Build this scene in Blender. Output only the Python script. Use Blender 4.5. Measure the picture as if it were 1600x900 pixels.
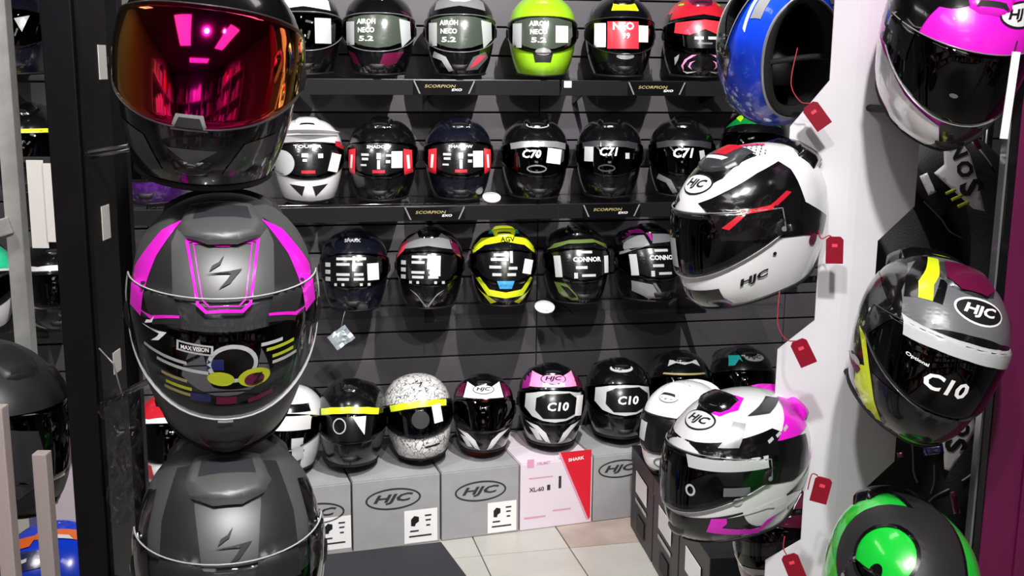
import bpy, bmesh, math, random
from mathutils import Vector, Matrix
from mathutils.bvhtree import BVHTree
from mathutils.geometry import tessellate_polygon

random.seed(7)
for o in list(bpy.data.objects):
    bpy.data.objects.remove(o, do_unlink=True)
scene = bpy.context.scene
COL = scene.collection
R_ = math.radians

# ------------------------------------------------------------------ camera
FPX, CAMH, PITCH, ROLL = 1750.0, 1.60, R_(11.2), 0.009
cd = bpy.data.cameras.new('camera')
cd.sensor_width = 36.0
cd.lens = 36.0 * FPX / 1600.0
cd.clip_start = 0.02
cam = bpy.data.objects.new('camera', cd)
COL.objects.link(cam)
CM = Matrix.Translation((0, 0, CAMH)) @ Matrix.Rotation(math.pi / 2 - PITCH, 4, 'X') @ Matrix.Rotation(ROLL, 4, 'Z')
cam.matrix_world = CM
scene.camera = cam

# ------------------------------------------------------------------ world, lamps, exposure
w = bpy.data.worlds.new('world')
scene.world = w
w.use_nodes = True
w.node_tree.nodes['Background'].inputs[0].default_value = (0.80, 0.83, 0.90, 1)
w.node_tree.nodes['Background'].inputs[1].default_value = 0.12
vs = scene.view_settings
vs.view_transform = 'Standard'
vs.look = 'None'
vs.gamma = 1.0
vs.use_curve_mapping = False
vs.exposure = 0.0
CEIL = 2.95
SPOTS = [  # x, y, z, aim, watts, cone degrees, radius
    ((0.32, 2.35, CEIL - 0.18), (-0.05, 4.05, 0.40), 330, 100, 0.012),
    ((-0.75, 2.75, CEIL - 0.18), (-0.75, 4.05, 0.9), 25, 70, 0.02),
    ((-0.10, 0.45, CEIL - 0.18), (-0.45, 1.5, 1.2), 170, 80, 0.05),  # added front fill for the left column
    ((0.40, 0.60, CEIL - 0.18), (0.75, 2.05, 1.1), 190, 80, 0.05),  # added front fill for the tower and its helmets
    ((-1.55, 1.9, CEIL - 0.18), (-1.35, 3.2, 1.1), 110, 90, 0.04),  # added to brighten the dim white cards at far left
    ((-0.9, -1.2, CEIL - 0.18), (-2.3, -1.2, 1.1), 160, 110, 0.05),  # this and the next two are added to brighten the mirrored visor's reflection
    ((0.9, -1.2, CEIL - 0.18), (2.3, -1.2, 1.1), 160, 110, 0.05),
    ((0.0, -1.9, CEIL - 0.18), (0.0, -3.0, 1.1), 160, 110, 0.05),
]
PANELS = [(-0.75, 0.2, 0.45, 1.2), (0.75, 0.2, 0.45, 1.2), (0.0, -1.6, 1.2, 0.45), (-1.7, 2.2, 0.45, 1.2), (0.1, 2.2, 0.9, 0.3)]  # added glowing panels out of view, for ambient light and visor reflections
PANEL_POWER = 4.0
for p, aim, watts, cone, rad in SPOTS:
    ld = bpy.data.lights.new('spot_lamp', 'SPOT')
    ld.energy = watts
    ld.color = (1.0, 0.97, 0.95)
    ld.spot_size = R_(cone)
    ld.spot_blend = 0.6
    ld.shadow_soft_size = rad
    lo = bpy.data.objects.new('spot_lamp', ld)
    COL.objects.link(lo)
    lo.location = p
    lo.rotation_euler = (Vector(aim) - Vector(p)).to_track_quat('-Z', 'Y').to_euler()

# ------------------------------------------------------------------ picking helpers
CR = CM.to_3x3()
CO = Vector((0, 0, CAMH))


def ray(px, py):
    return CR @ Vector(((px - 800) / FPX, -(py - 450) / FPX, -1.0))


def at(px, py, d):
    return CO + ray(px, py) * d


def hit(px, py, p0, n):
    r = ray(px, py)
    return CO + r * ((Vector(p0) - CO).dot(n) / r.dot(n))


def floor_at(px, py, z=0.0):
    return hit(px, py, (0, 0, z), Vector((0, 0, 1)))


# ------------------------------------------------------------------ materials
MAT = {}


def lin(c):
    return tuple((x / 255 / 12.92) if x / 255 <= 0.04045 else ((x / 255 + 0.055) / 1.055) ** 2.4 for x in c) + (1,)


def paint(name, rgb, rough=0.3, metal=0.0, coat=0.0, bump=0.0, bscale=200.0, var=0.0, spec=0.5):
    m = bpy.data.materials.new(name)
    m.use_nodes = True
    nt = m.node_tree
    b = nt.nodes['Principled BSDF']
    b.inputs['Base Color'].default_value = lin(rgb)
    b.inputs['Roughness'].default_value = rough
    b.inputs['Metallic'].default_value = metal
    b.inputs['Coat Weight'].default_value = coat
    b.inputs['Coat Roughness'].default_value = 0.04
    b.inputs['Specular IOR Level'].default_value = spec
    if bump or var:
        tc = nt.nodes.new('ShaderNodeTexCoord')
        nz = nt.nodes.new('ShaderNodeTexNoise')
        nz.inputs['Scale'].default_value = bscale
        nz.inputs['Detail'].default_value = 3
        nt.links.new(tc.outputs['Object'], nz.inputs['Vector'])
        if bump:
            bp = nt.nodes.new('ShaderNodeBump')
            bp.inputs['Strength'].default_value = bump
            bp.inputs['Distance'].default_value = 0.002
            nt.links.new(nz.outputs['Fac'], bp.inputs['Height'])
            nt.links.new(bp.outputs['Normal'], b.inputs['Normal'])
        if var:
            rp = nt.nodes.new('ShaderNodeValToRGB')
            a = lin(rgb)
            rp.color_ramp.elements[0].position = 0.35
            rp.color_ramp.elements[1].position = 0.65
            rp.color_ramp.elements[0].color = tuple(x * (1 - var) for x in a[:3]) + (1,)
            rp.color_ramp.elements[1].color = tuple(min(1, x * (1 + var)) for x in a[:3]) + (1,)
            nt.links.new(nz.outputs['Fac'], rp.inputs['Fac'])
            nt.links.new(rp.outputs['Color'], b.inputs['Base Color'])
    MAT[name] = m
    return m


def clear(name, tint, refl_rough=0.02, ior=1.5, gain=1.0):
    """clear or smoked plastic: tinted see-through plus Fresnel gloss"""
    m = bpy.data.materials.new(name)
    m.use_nodes = True
    nt = m.node_tree
    for n in list(nt.nodes):
        if n.type == 'BSDF_PRINCIPLED':
            nt.nodes.remove(n)
    out = [n for n in nt.nodes if n.type == 'OUTPUT_MATERIAL'][0]
    tr = nt.nodes.new('ShaderNodeBsdfTransparent')
    tr.inputs[0].default_value = tuple(tint) + (1,)
    gl = nt.nodes.new('ShaderNodeBsdfGlossy')
    gl.inputs['Roughness'].default_value = refl_rough
    gl.inputs[0].default_value = (gain, gain, gain, 1)
    fr = nt.nodes.new('ShaderNodeFresnel')
    fr.inputs['IOR'].default_value = ior
    mx = nt.nodes.new('ShaderNodeMixShader')
    ge = nt.nodes.new('ShaderNodeNewGeometry')      # the inner face of the thin sheet adds no second reflection
    mu = nt.nodes.new('ShaderNodeMath')
    mu.operation = 'MULTIPLY'
    iv = nt.nodes.new('ShaderNodeMath')
    iv.operation = 'SUBTRACT'
    iv.inputs[0].default_value = 1.0
    nt.links.new(ge.outputs['Backfacing'], iv.inputs[1])
    nt.links.new(fr.outputs[0], mu.inputs[0])
    nt.links.new(iv.outputs[0], mu.inputs[1])
    nt.links.new(mu.outputs[0], mx.inputs[0])
    nt.links.new(tr.outputs[0], mx.inputs[1])
    nt.links.new(gl.outputs[0], mx.inputs[2])
    nt.links.new(mx.outputs[0], out.inputs[0])
    MAT[name] = m
    return m


def glow(name, rgb, strength):
    m = bpy.data.materials.new(name)
    m.use_nodes = True
    b = m.node_tree.nodes['Principled BSDF']
    b.inputs['Base Color'].default_value = (0.8, 0.8, 0.8, 1)
    b.inputs['Emission Color'].default_value = lin(rgb)
    b.inputs['Emission Strength'].default_value = strength
    MAT[name] = m


paint('black', (9, 9, 11), 0.2, coat=0.7)
paint('matte_black', (17, 17, 19), 0.5, bump=0.15, bscale=900)
paint('blueblack', (12, 14, 24), 0.2, coat=0.7)
paint('rubber', (11, 11, 12), 0.6)
paint('lining', (12, 12, 14), 0.9, bump=0.5, bscale=400)
paint('mesh_grey', (40, 40, 42), 0.8)
paint('white', (225, 225, 228), 0.25, coat=1.0)
paint('offwhite', (206, 205, 206), 0.35, coat=0.5)
paint('print_white', (232, 232, 232), 0.5)
paint('print_black', (14, 14, 16), 0.5)
paint('silver', (150, 150, 152), 0.3, metal=0.4, coat=0.5)
paint('grey', (98, 100, 104), 0.35, coat=0.6)
paint('matte_grey', (88, 89, 90), 0.42, metal=0.35, bump=0.04, bscale=1200)
paint('matte_dark', (44, 44, 46), 0.42, metal=0.3, bump=0.04, bscale=1200)
paint('dark_grey', (48, 49, 53), 0.35, coat=0.6)
paint('red', (188, 28, 44), 0.3, coat=0.8)
paint('pinkred', (222, 66, 92), 0.35, coat=0.6)
paint('wine', (92, 14, 52), 0.3, coat=0.8)
paint('magenta', (226, 28, 204), 0.3, coat=0.6)
paint('magenta_dim', (150, 32, 128), 0.35, coat=0.6)
paint('pink', (232, 150, 200), 0.35, coat=0.6)
paint('purple', (60, 18, 92), 0.3, coat=0.8, var=0.4, bscale=60)
paint('lime', (150, 205, 30), 0.28, coat=0.9)
paint('yellow', (212, 226, 30), 0.35, coat=0.6)
paint('dimyellow', (176, 186, 40), 0.4)
paint('gold', (160, 146, 96), 0.4)
paint('olive', (86, 104, 48), 0.4, coat=0.5)
paint('green', (16, 190, 52), 0.25, coat=1.0)
paint('green_dark', (12, 120, 50), 0.25, coat=1.0)
paint('mint', (40, 190, 140), 0.3, coat=0.6)
paint('teal', (24, 130, 130), 0.3, coat=0.6)
paint('sky', (60, 150, 205), 0.3, coat=0.6)
paint('blue', (14, 62, 215), 0.22, coat=1.0)
paint('navy', (22, 30, 86), 0.25, coat=1.0)
paint('orange', (228, 104, 40), 0.3, coat=0.6)
paint('film_grey', (62, 70, 61), 0.25)
paint('film_black', (10, 10, 12), 0.25)
paint('film_red', (226, 48, 62), 0.3)
paint('film_silver', (176, 180, 180), 0.25)
paint('metal', (150, 150, 155), 0.25, metal=0.9)
paint('steel_light', (172, 172, 170), 0.4, metal=0.2, var=0.1, bscale=30)
paint('post_beige', (186, 172, 170), 0.45)
paint('post_black', (13, 13, 18), 0.45, spec=0.25, var=0.2, bscale=12)
paint('panel_dark', (13, 13, 17), 0.45, spec=0.25, var=0.3, bscale=10)
paint('tower_white', (212, 211, 216), 0.4, var=0.03, bscale=8)
paint('slat', (80, 77, 82), 0.5, var=0.08, bscale=6)
paint('slat_back', (30, 30, 32), 0.7)
paint('shelf', (20, 20, 23), 0.3)
paint('ceiling', (70, 70, 74), 0.8)
paint('wall', (120, 118, 122), 0.7)
paint('tile', (168, 166, 160), 0.35, var=0.05, bscale=5)
paint('tile_worn', (158, 144, 134), 0.45, var=0.12, bscale=9)
paint('grout', (150, 147, 140), 0.8)
paint('mat_dark', (34, 34, 40), 0.8, bump=0.6, bscale=500, var=0.2)
paint('card_grey', (150, 150, 152), 0.6, var=0.05, bscale=14)
paint('card_white', (216, 204, 214), 0.5, var=0.02)
paint('card_black', (20, 20, 23), 0.45, var=0.15, bscale=8)
paint('card_red', (206, 24, 44), 0.45)
paint('card_pink', (212, 150, 176), 0.5)
paint('ink', (42, 42, 44), 0.6)
paint('tag_red', (128, 10, 34), 0.35)
paint('string_red', (150, 30, 50), 0.6)
paint('cloth_black', (13, 13, 15), 0.8, bump=0.5, bscale=260)
paint('cloth_dark', (13, 13, 16), 0.75, bump=0.5, bscale=260)
paint('piping', (120, 118, 112), 0.6)
paint('magenta_panel', (92, 18, 62), 0.35, var=0.12, bscale=3)
paint('foil', (190, 200, 204), 0.3, metal=0.5)
paint('paper', (226, 224, 218), 0.7)
clear('clear_visor', (0.82, 0.83, 0.84), gain=0.9)
clear('smoke_visor', (0.30, 0.30, 0.32), gain=1.0)
clear('dark_visor', (0.06, 0.06, 0.07), gain=1.0)
clear('amber', (0.34, 0.09, 0.03))
clear('acrylic', (0.94, 0.94, 0.95), 0.05, 1.35)
clear('clear_film', (0.75, 0.76, 0.8), 0.12, 1.6)
glow('fill_panel_glow', (255, 250, 245), PANEL_POWER)
glow('spot_glow', (255, 250, 245), 12.0)

# iridium mirror coating: gold at the ends, red to violet between, across the visor's own width
m = paint('iridium', (200, 20, 80), 0.06, metal=1.0)
nt = m.node_tree
tc = nt.nodes.new('ShaderNodeTexCoord')
sp = nt.nodes.new('ShaderNodeSeparateXYZ')
mr = nt.nodes.new('ShaderNodeMapRange')
mr.inputs[1].default_value, mr.inputs[2].default_value = -0.125, 0.125
rp = nt.nodes.new('ShaderNodeValToRGB')
els = rp.color_ramp.elements
cols = [(0.0, (190, 190, 20)), (0.08, (240, 190, 30)), (0.2, (250, 110, 40)), (0.34, (235, 30, 90)), (0.5, (170, 15, 110)), (0.66, (200, 20, 90)), (0.82, (225, 40, 60)), (0.92, (240, 150, 30)), (1.0, (220, 200, 30))]
els[0].position, els[0].color = cols[0][0], lin(cols[0][1])
els[1].position, els[1].color = cols[-1][0], lin(cols[-1][1])
for p, c in cols[1:-1]:
    e = els.new(p)
    e.color = lin(c)
nt.links.new(tc.outputs['Object'], sp.inputs[0])
nt.links.new(sp.outputs[0], mr.inputs[0])
nt.links.new(mr.outputs[0], rp.inputs[0])
nt.links.new(rp.outputs[0], nt.nodes['Principled BSDF'].inputs['Base Color'])

# white shell with scribbled outlines
m = paint('doodle', (214, 213, 212), 0.3, coat=0.6)
nt = m.node_tree
tc = nt.nodes.new('ShaderNodeTexCoord')
vo = nt.nodes.new('ShaderNodeTexVoronoi')
vo.feature = 'DISTANCE_TO_EDGE'
vo.inputs['Scale'].default_value = 44
nz = nt.nodes.new('ShaderNodeTexNoise')
nz.inputs['Scale'].default_value = 22
mv = nt.nodes.new('ShaderNodeVectorMath')
mv.operation = 'MULTIPLY_ADD'
mv.inputs[1].default_value = (0.09, 0.09, 0.09)
nt.links.new(tc.outputs['Object'], nz.inputs['Vector'])
nt.links.new(nz.outputs['Color'], mv.inputs[0])
nt.links.new(tc.outputs['Object'], mv.inputs[2])
nt.links.new(mv.outputs[0], vo.inputs['Vector'])
rp = nt.nodes.new('ShaderNodeValToRGB')
rp.color_ramp.elements[0].position, rp.color_ramp.elements[0].color = 0.02, lin((70, 70, 74))
rp.color_ramp.elements[1].position, rp.color_ramp.elements[1].color = 0.07, lin((216, 215, 214))
nt.links.new(vo.outputs['Distance'], rp.inputs[0])
nt.links.new(rp.outputs[0], nt.nodes['Principled BSDF'].inputs['Base Color'])


# ------------------------------------------------------------------ object helpers
def link(name, me, mat, parent=None, loc=None):
    o = bpy.data.objects.new(name, me)
    COL.objects.link(o)
    if parent is not None:
        o.parent = parent
    if loc is not None:
        o.location = loc
    if mat is not None:
        mm = MAT[mat]
        if not me.materials:
            me.materials.append(mm)
        if me.materials[0] != mm:
            o.material_slots[0].link = 'OBJECT'
            o.material_slots[0].material = mm
    return o


def meshdata(name, v, f, smooth=True):
    me = bpy.data.meshes.new(name)
    me.from_pydata([tuple(x) for x in v], [], f)
    if smooth:
        me.polygons.foreach_set('use_smooth', [True] * len(me.polygons))
    me.update()
    return me


def tag(o, label=None, cat=None, group=None, kind=None):
    if label:
        o['label'] = label
    if cat:
        o['category'] = cat
    if group:
        o['group'] = group
    if kind:
        o['kind'] = kind
    return o


def empty(name, M, label=None, cat=None, group=None):
    o = bpy.data.objects.new(name, None)
    o.empty_display_size = 0.05
    COL.objects.link(o)
    o.matrix_world = M if isinstance(M, Matrix) else Matrix.Translation(M)
    return tag(o, label, cat, group)


def box_me(sx, sy, sz, bev=0.0, org=(0, 0, 0)):
    """box with origin at its bottom centre unless org shifts it"""
    bm = bmesh.new()
    bmesh.ops.create_cube(bm, size=1)
    for v in bm.verts:
        v.co = Vector((v.co.x * sx + org[0], v.co.y * sy + org[1], (v.co.z + 0.5) * sz + org[2]))
    if bev:
        bmesh.ops.bevel(bm, geom=bm.edges[:], offset=bev, segments=2, affect='EDGES', profile=0.6)
    me = bpy.data.meshes.new('box')
    bm.to_mesh(me)
    bm.free()
    return me


def tube_me(pts, r, n=8, closed=False, caps=True):
    pts = [Vector(p) for p in pts]
    rr = r if isinstance(r, (list, tuple)) else [r] * len(pts)
    v, f = [], []
    k = len(pts)
    prev = None
    for i, p in enumerate(pts):
        a = pts[(i - 1) % k] if (closed or i > 0) else p
        b = pts[(i + 1) % k] if (closed or i < k - 1) else p
        t = (b - a).normalized()
        if prev is None:
            nrm = t.orthogonal().normalized()
        else:
            nrm = (prev - t * prev.dot(t)).normalized()
        prev = nrm
        bn = t.cross(nrm)
        for j in range(n):
            an = 2 * math.pi * j / n
            v.append(p + (nrm * math.cos(an) + bn * math.sin(an)) * rr[i])
    for i in range(k if closed else k - 1):
        i2 = (i + 1) % k
        for j in range(n):
            j2 = (j + 1) % n
            f.append((i * n + j, i * n + j2, i2 * n + j2, i2 * n + j))
    if caps and not closed:
        f.append(tuple(range(n))[::-1])
        f.append(tuple((k - 1) * n + j for j in range(n)))
    return meshdata('tube', v, f)


def smooth_path(pts, n=6):
    pts = [Vector(p) for p in pts]
    out = []
    for i in range(len(pts) - 1):
        p0, p1, p2, p3 = pts[max(i - 1, 0)], pts[i], pts[i + 1], pts[min(i + 2, len(pts) - 1)]
        for k in range(n):
            t = k / n
            out.append(0.5 * ((2 * p1) + (p2 - p0) * t + (2 * p0 - 5 * p1 + 4 * p2 - p3) * t * t + (3 * p1 - p0 - 3 * p2 + p3) * t ** 3))
    out.append(pts[-1])
    return out


def prism_me(poly, th, bev=0.0):
    """polygon in local XZ extruded along +Y by th (front face at y = 0)"""
    bm = bmesh.new()
    a = [bm.verts.new((x, 0, z)) for x, z in poly]
    b = [bm.verts.new((x, th, z)) for x, z in poly]
    bm.faces.new(a)
    bm.faces.new(b[::-1])
    n = len(poly)
    for i in range(n):
        bm.faces.new((a[i], b[i], b[(i + 1) % n], a[(i + 1) % n]))
    bmesh.ops.recalc_face_normals(bm, faces=bm.faces[:])
    if bev:
        bmesh.ops.bevel(bm, geom=bm.edges[:], offset=bev, segments=1, affect='EDGES')
    me = bpy.data.meshes.new('prism')
    bm.to_mesh(me)
    bm.free()
    return me


# ------------------------------------------------------------------ flat art (polygons and lettering) and its projection
TXT = {}


def text_flat(s, shear=0.0, bold=0.0, res=2):
    key = (s, shear, bold, res)
    if key in TXT:
        return TXT[key]
    c = bpy.data.curves.new('t', 'FONT')
    c.body = s
    c.shear = shear
    c.offset = bold
    c.resolution_u = res
    c.align_x = 'CENTER'
    o = bpy.data.objects.new('t', c)
    COL.objects.link(o)
    dg = bpy.context.evaluated_depsgraph_get()
    dg.update()
    me = bpy.data.meshes.new_from_object(o.evaluated_get(dg))
    v = [(p.co.x, p.co.y) for p in me.vertices]
    f = [tuple(p.vertices) for p in me.polygons]
    bpy.data.objects.remove(o, do_unlink=True)
    bpy.data.meshes.remove(me)
    x0, x1 = min(p[0] for p in v), max(p[0] for p in v)
    y0, y1 = min(p[1] for p in v), max(p[1] for p in v)
    v = [((p[0] - (x0 + x1) / 2) / (x1 - x0), (p[1] - (y0 + y1) / 2) / (x1 - x0)) for p in v]
    TXT[key] = (v, f, (y1 - y0) / (x1 - x0))
    return TXT[key]


def place2d(v, w, x, y, rot=0, hh=None, asp=1.0):
    sy = w if hh is None else hh / asp
    c, s = math.cos(R_(rot)), math.sin(R_(rot))
    return [(x + c * p[0] * w - s * p[1] * sy, y + s * p[0] * w + c * p[1] * sy) for p in v]


def fill(loops):
    vv = [[Vector((x, y, 0)) for x, y in lp] for lp in loops]
    tr = tessellate_polygon(vv)
    v = [p for lp in loops for p in lp]
    return v, [tuple(t) for t in tr]


def ell(cx, cy, rx, ry, n=28, rot=0):
    c, s = math.cos(R_(rot)), math.sin(R_(rot))
    return [(cx + c * rx * math.cos(a) - s * ry * math.sin(a), cy + s * rx * math.cos(a) + c * ry * math.sin(a)) for a in [2 * math.pi * i / n for i in range(n)]]


def refine(v, f, L):
    bm = bmesh.new()
    bv = [bm.verts.new((x, y, 0)) for x, y in v]
    for t in f:
        try:
            bm.faces.new([bv[i] for i in t])
        except ValueError:
            pass
    bmesh.ops.triangulate(bm, faces=bm.faces[:])
    for _ in range(6):
        es = [e for e in bm.edges if e.calc_length() > L]
        if not es:
            break
        bmesh.ops.subdivide_edges(bm, edges=es, cuts=1)
        bmesh.ops.triangulate(bm, faces=[x for x in bm.faces if len(x.verts) > 3])
    return bm


def project(v, f, bvh, centre, R, U, D, off, L=0.011, h=0.0, reach=0.6, edge=0.012):
    """lay flat art onto a surface: cast along -D; h > 0 swells the inside into a raised piece"""
    bm = refine(v, f, L)
    bm.verts.ensure_lookup_table()
    border = []
    if h:
        border = [(e.verts[0].co.copy(), e.verts[1].co.copy()) for e in bm.edges if len(e.link_faces) == 1]
    bad = []
    for vt in bm.verts:
        q = vt.co.copy()
        o = centre + R * q.x + U * q.y + D * reach
        loc, n, i, d = bvh.ray_cast(o, -D, reach * 2)
        if loc is None:
            bad.append(vt)
            continue
        if n.dot(D) < 0:
            n = -n
        k = off
        if h:
            dm = 1.0
            for a, b in border:
                ab = b - a
                t = max(0, min(1, (q - a).dot(ab) / max(ab.length_squared, 1e-12)))
                dm = min(dm, (q - (a + ab * t)).length)
            k = off + h * math.sin(min(1, dm / edge) * math.pi / 2)
            if dm < 1e-6:
                k = -0.001
        vt.co = loc + n * k
    if bad:
        bmesh.ops.delete(bm, geom=bad, context='VERTS')
    if not bm.faces:
        bm.free()
        return None
    # drop triangles torn across a silhouette
    torn = [x for x in bm.faces if max(e.calc_length() for e in x.edges) > L * 5]
    if torn:
        bmesh.ops.delete(bm, geom=torn, context='FACES')
    for x in bm.faces:
        x.smooth = True
    for x in bm.faces:
        if x.normal.dot(D) < 0:
            x.normal_flip()
    me = bpy.data.meshes.new('art')
    bm.to_mesh(me)
    bm.free()
    return me


def frame(az, el):
    a, e = R_(az), R_(el)
    D = Vector((math.sin(a) * math.cos(e), -math.cos(a) * math.cos(e), math.sin(e)))
    Rv = Vector((math.cos(a), math.sin(a), 0))
    return Rv, D.cross(Rv), D


def flat_art(name, v, f, mat, parent, y=-0.0006):
    """print on a flat face: local X right, Z up, facing -Y"""
    me = meshdata(name, [(p[0], y, p[1]) for p in v], f, False)
    return link(name, me, mat, parent)


# ------------------------------------------------------------------ helmet geometry
FR = [(.136, -.138), (.161, -.112), (.169, -.072), (.165, -.018), (.152, .038), (.122, .086), (.068, .124), (0, .138)]
SD = [(.086, -.133), (.099, -.100), (.110, -.057), (.1165, -.010), (.1165, .038), (.104, .083), (.064, .123), (0, .138)]
BK = [(.116, -.108), (.138, -.076), (.156, -.036), (.164, .006), (.161, .047), (.138, .090), (.080, .125), (0, .138)]
ZB = 0.138


def crs(tab, s):
    n = len(tab) - 1
    x = max(0.0, min(1.0, s)) * n
    i = min(int(x), n - 1)
    t = x - i

    def g(k):
        if k < 0:
            return (2 * tab[0][0] - tab[1][0], 2 * tab[0][1] - tab[1][1])
        if k > n:
            return (-tab[n - 1][0], tab[n - 1][1])
        return tab[k]
    p0, p1, p2, p3 = g(i - 1), g(i), g(i + 1), g(i + 2)
    return tuple(0.5 * (2 * b + (c - a) * t + (2 * a - 5 * b + 4 * c - d) * t * t + (3 * b - a - 3 * c + d) * t ** 3) for a, b, c, d in zip(p0, p1, p2, p3))


def HP(th, s):
    c, sn = math.cos(th), math.sin(th)
    L, zl = crs(FR if c >= 0 else BK, s)
    W, zs = crs(SD, s)
    q = 0.94
    cc = math.copysign(abs(c) ** q, c)
    ss = math.copysign(abs(sn) ** q, sn)
    y = -L * cc
    if c > 0 and s < 0.34:  # a pointed chin
        y -= 0.007 * (0.34 - s) / 0.34 * max(0, 1 - abs(th) / 0.5) ** 1.5
    return Vector((W * ss, y, zs + (zl - zs) * c * c))


def HPN(th, s, off):
    p = HP(th, s)
    if off == 0:
        return p
    e = 0.01
    du = HP(th + e, s) - HP(th - e, s)
    s1, s0 = min(1, s + e), max(0, s - e)
    dv = HP(th, s1) - HP(th, s0)
    n = du.cross(dv)
    if n.length < 1e-9:
        n = Vector((0, 0, 1))
    n.normalize()
    if n.dot(p) < 0:
        n = -n
    return p + n * off


TM, VM = R_(74), R_(86)


def port(th):
    t = min(1, abs(th) / TM)
    return 0.475 - 0.105 * (1 - t ** 2.4) - 0.022, 0.51 + 0.065 * (1 - t ** 3) + 0.022


def vis(th):
    t = min(1, abs(th) / VM)
    return 0.475 - 0.128 * (1 - t ** 2.2) ** 0.9 - 0.036, 0.565 + 0.062 * (1 - t ** 2.6)


def zsh(v):
    return [(p.x, p.y, p.z + ZB) for p in v]


def columns():
    a = [TM * math.sin(math.pi / 2 * i / 14) for i in range(15)]
    back = [TM + (math.pi - TM) * i / 16 for i in range(1, 17)]
    half = a + back
    return [-x for x in half[:0:-1]][1:] + half  # -pi excluded, pi included


COLS = columns()
NB, NP, NT = 8, 8, 13


def shell_grid(off, inner=False):
    v, f = [], []
    rows = NB + NP + NT
    for th in COLS:
        lo, hi = port(th)
        ss = [0.0 + lo * i / NB for i in range(NB)] + [lo + (hi - lo) * i / NP for i in range(NP)] + [hi + (1 - hi) * (1 - (1 - i / NT) ** 1.25) for i in range(NT)]
        v += [HPN(th, s, off) for s in ss]
    n = len(COLS)
    pole = len(v)
    v.append(Vector((0, 0, HP(0, 1).z + off)))
    for i in range(n):
        j = (i + 1) % n
        for r in range(rows - 1):
            inport = NB <= r < NB + NP and abs(COLS[i]) < TM + 1e-6 and abs(COLS[j]) < TM + 1e-6 and i < j
            if not inport:
                f.append((i * rows + r, j * rows + r, j * rows + r + 1, i * rows + r + 1))
        f.append((i * rows + rows - 1, j * rows + rows - 1, pole))
    if inner:
        f = [t[::-1] for t in f]
    return v, f


def vis2(th):
    t = min(1, abs(th) / VM)
    return vis(th)[0], 0.630 + 0.066 * (1 - t ** 2.6)


def visor_grid(outer, inner, vis=vis):
    nc, nr = 40, 12
    v, f = [], []
    for off in (outer, inner):
        for i in range(nc + 1):
            th = VM * math.sin(math.pi / 2 * (2 * i / nc - 1))
            lo, hi = vis(th)
            for r in range(nr + 1):
                v.append(HPN(th, lo + (hi - lo) * r / nr, off))
    m = nr + 1
    q = (nc + 1) * m
    for i in range(nc):
        for r in range(nr):
            a = (i * m + r, (i + 1) * m + r, (i + 1) * m + r + 1, i * m + r + 1)
            f.append(a)
            f.append(tuple(q + x for x in a[::-1]))
    loop = [i * m for i in range(nc + 1)] + [nc * m + r for r in range(1, m)] + [i * m + nr for i in range(nc - 1, -1, -1)] + [r for r in range(nr - 1, 0, -1)]
    for a, b in zip(loop, loop[1:] + loop[:1]):
        f.append((b, a, a + q, b + q))
    return v, f, [v[k] for k in loop]


_sv, _sf = shell_grid(0.0)
_lv, _lf = shell_grid(-0.027, True)
_vv, _vf, _vloop = visor_grid(0.0055, 0.0030)
_wv, _wf, _wloop = visor_grid(0.0055, 0.0030, vis2)
ME = {'shell': meshdata('shell', zsh(_sv), _sf), 'lining': meshdata('lining', zsh(_lv), _lf), 'visor': meshdata('visor', zsh(_vv), _vf)}
ME['visor_tall'] = meshdata('visor', zsh(_wv), _wf)
ME['visor_rim_tall'] = tube_me(zsh(_wloop), 0.0012, 5, closed=True)
ME['visor_rim'] = tube_me(zsh(_vloop), 0.0012, 5, closed=True)
# rubber seal between the outer and inner edge of the eye port
rows_ = NB + NP + NT
pc = [i for i, th in enumerate(COLS) if abs(th) < TM + 1e-6]
lp = [i * rows_ + NB for i in pc] + [pc[-1] * rows_ + r for r in range(NB + 1, NB + NP)] + [i * rows_ + NB + NP for i in pc[::-1]] + [pc[0] * rows_ + r for r in range(NB + NP - 1, NB, -1)]
gv = [_sv[k] for k in lp] + [_lv[k] for k in lp]
gn = len(lp)
ME['port_seal'] = meshdata('port_seal', zsh(gv), [(i, (i + 1) % gn, gn + (i + 1) % gn, gn + i) for i in range(gn)])
# padded roll round the neck opening and the rubber edge
nv, nf = [], []
nk = len(COLS)
for th in COLS:
    a, b = HP(th, 0.0), HPN(th, 0.02, -0.030)
    c0 = (a + b) / 2
    d = (b - a) / 2
    for k in range(10):
        an = 2 * math.pi * k / 10
        nv.append(c0 + d * math.cos(an) + Vector((0, 0, 1)) * 0.012 * math.sin(an))
for i in range(nk):
    for k in range(10):
        nf.append((i * 10 + k, i * 10 + (k + 1) % 10, ((i + 1) % nk) * 10 + (k + 1) % 10, ((i + 1) % nk) * 10 + k))
ME['neck_roll'] = meshdata('neck_roll', zsh(nv), nf)
ME['edge_trim'] = tube_me(zsh([HPN(th, 0.004, 0.0005) for th in COLS]), 0.0035, 6, closed=True)
_off = len(_sv)
BVH = BVHTree.FromPolygons([tuple(p) for p in _sv] + [tuple(p) for p in _vv], _sf + [tuple(x + _off for x in t) for t in _vf])
BVH2 = BVHTree.FromPolygons([tuple(p) for p in _sv] + [tuple(p) for p in _wv], _sf + [tuple(x + _off for x in t) for t in _wf])
CENTRE = Vector((0, 0, 0))


# art items -----------------------------------------------------------
def P(mat, pts, az=0, el=0, layer=0, h=0.0, m=False, name='stripe', holes=None):
    return dict(k='p', mat=mat, pts=tuple(map(tuple, pts)), az=az, el=el, layer=layer, h=h, m=m, name=name, holes=holes)


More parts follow.
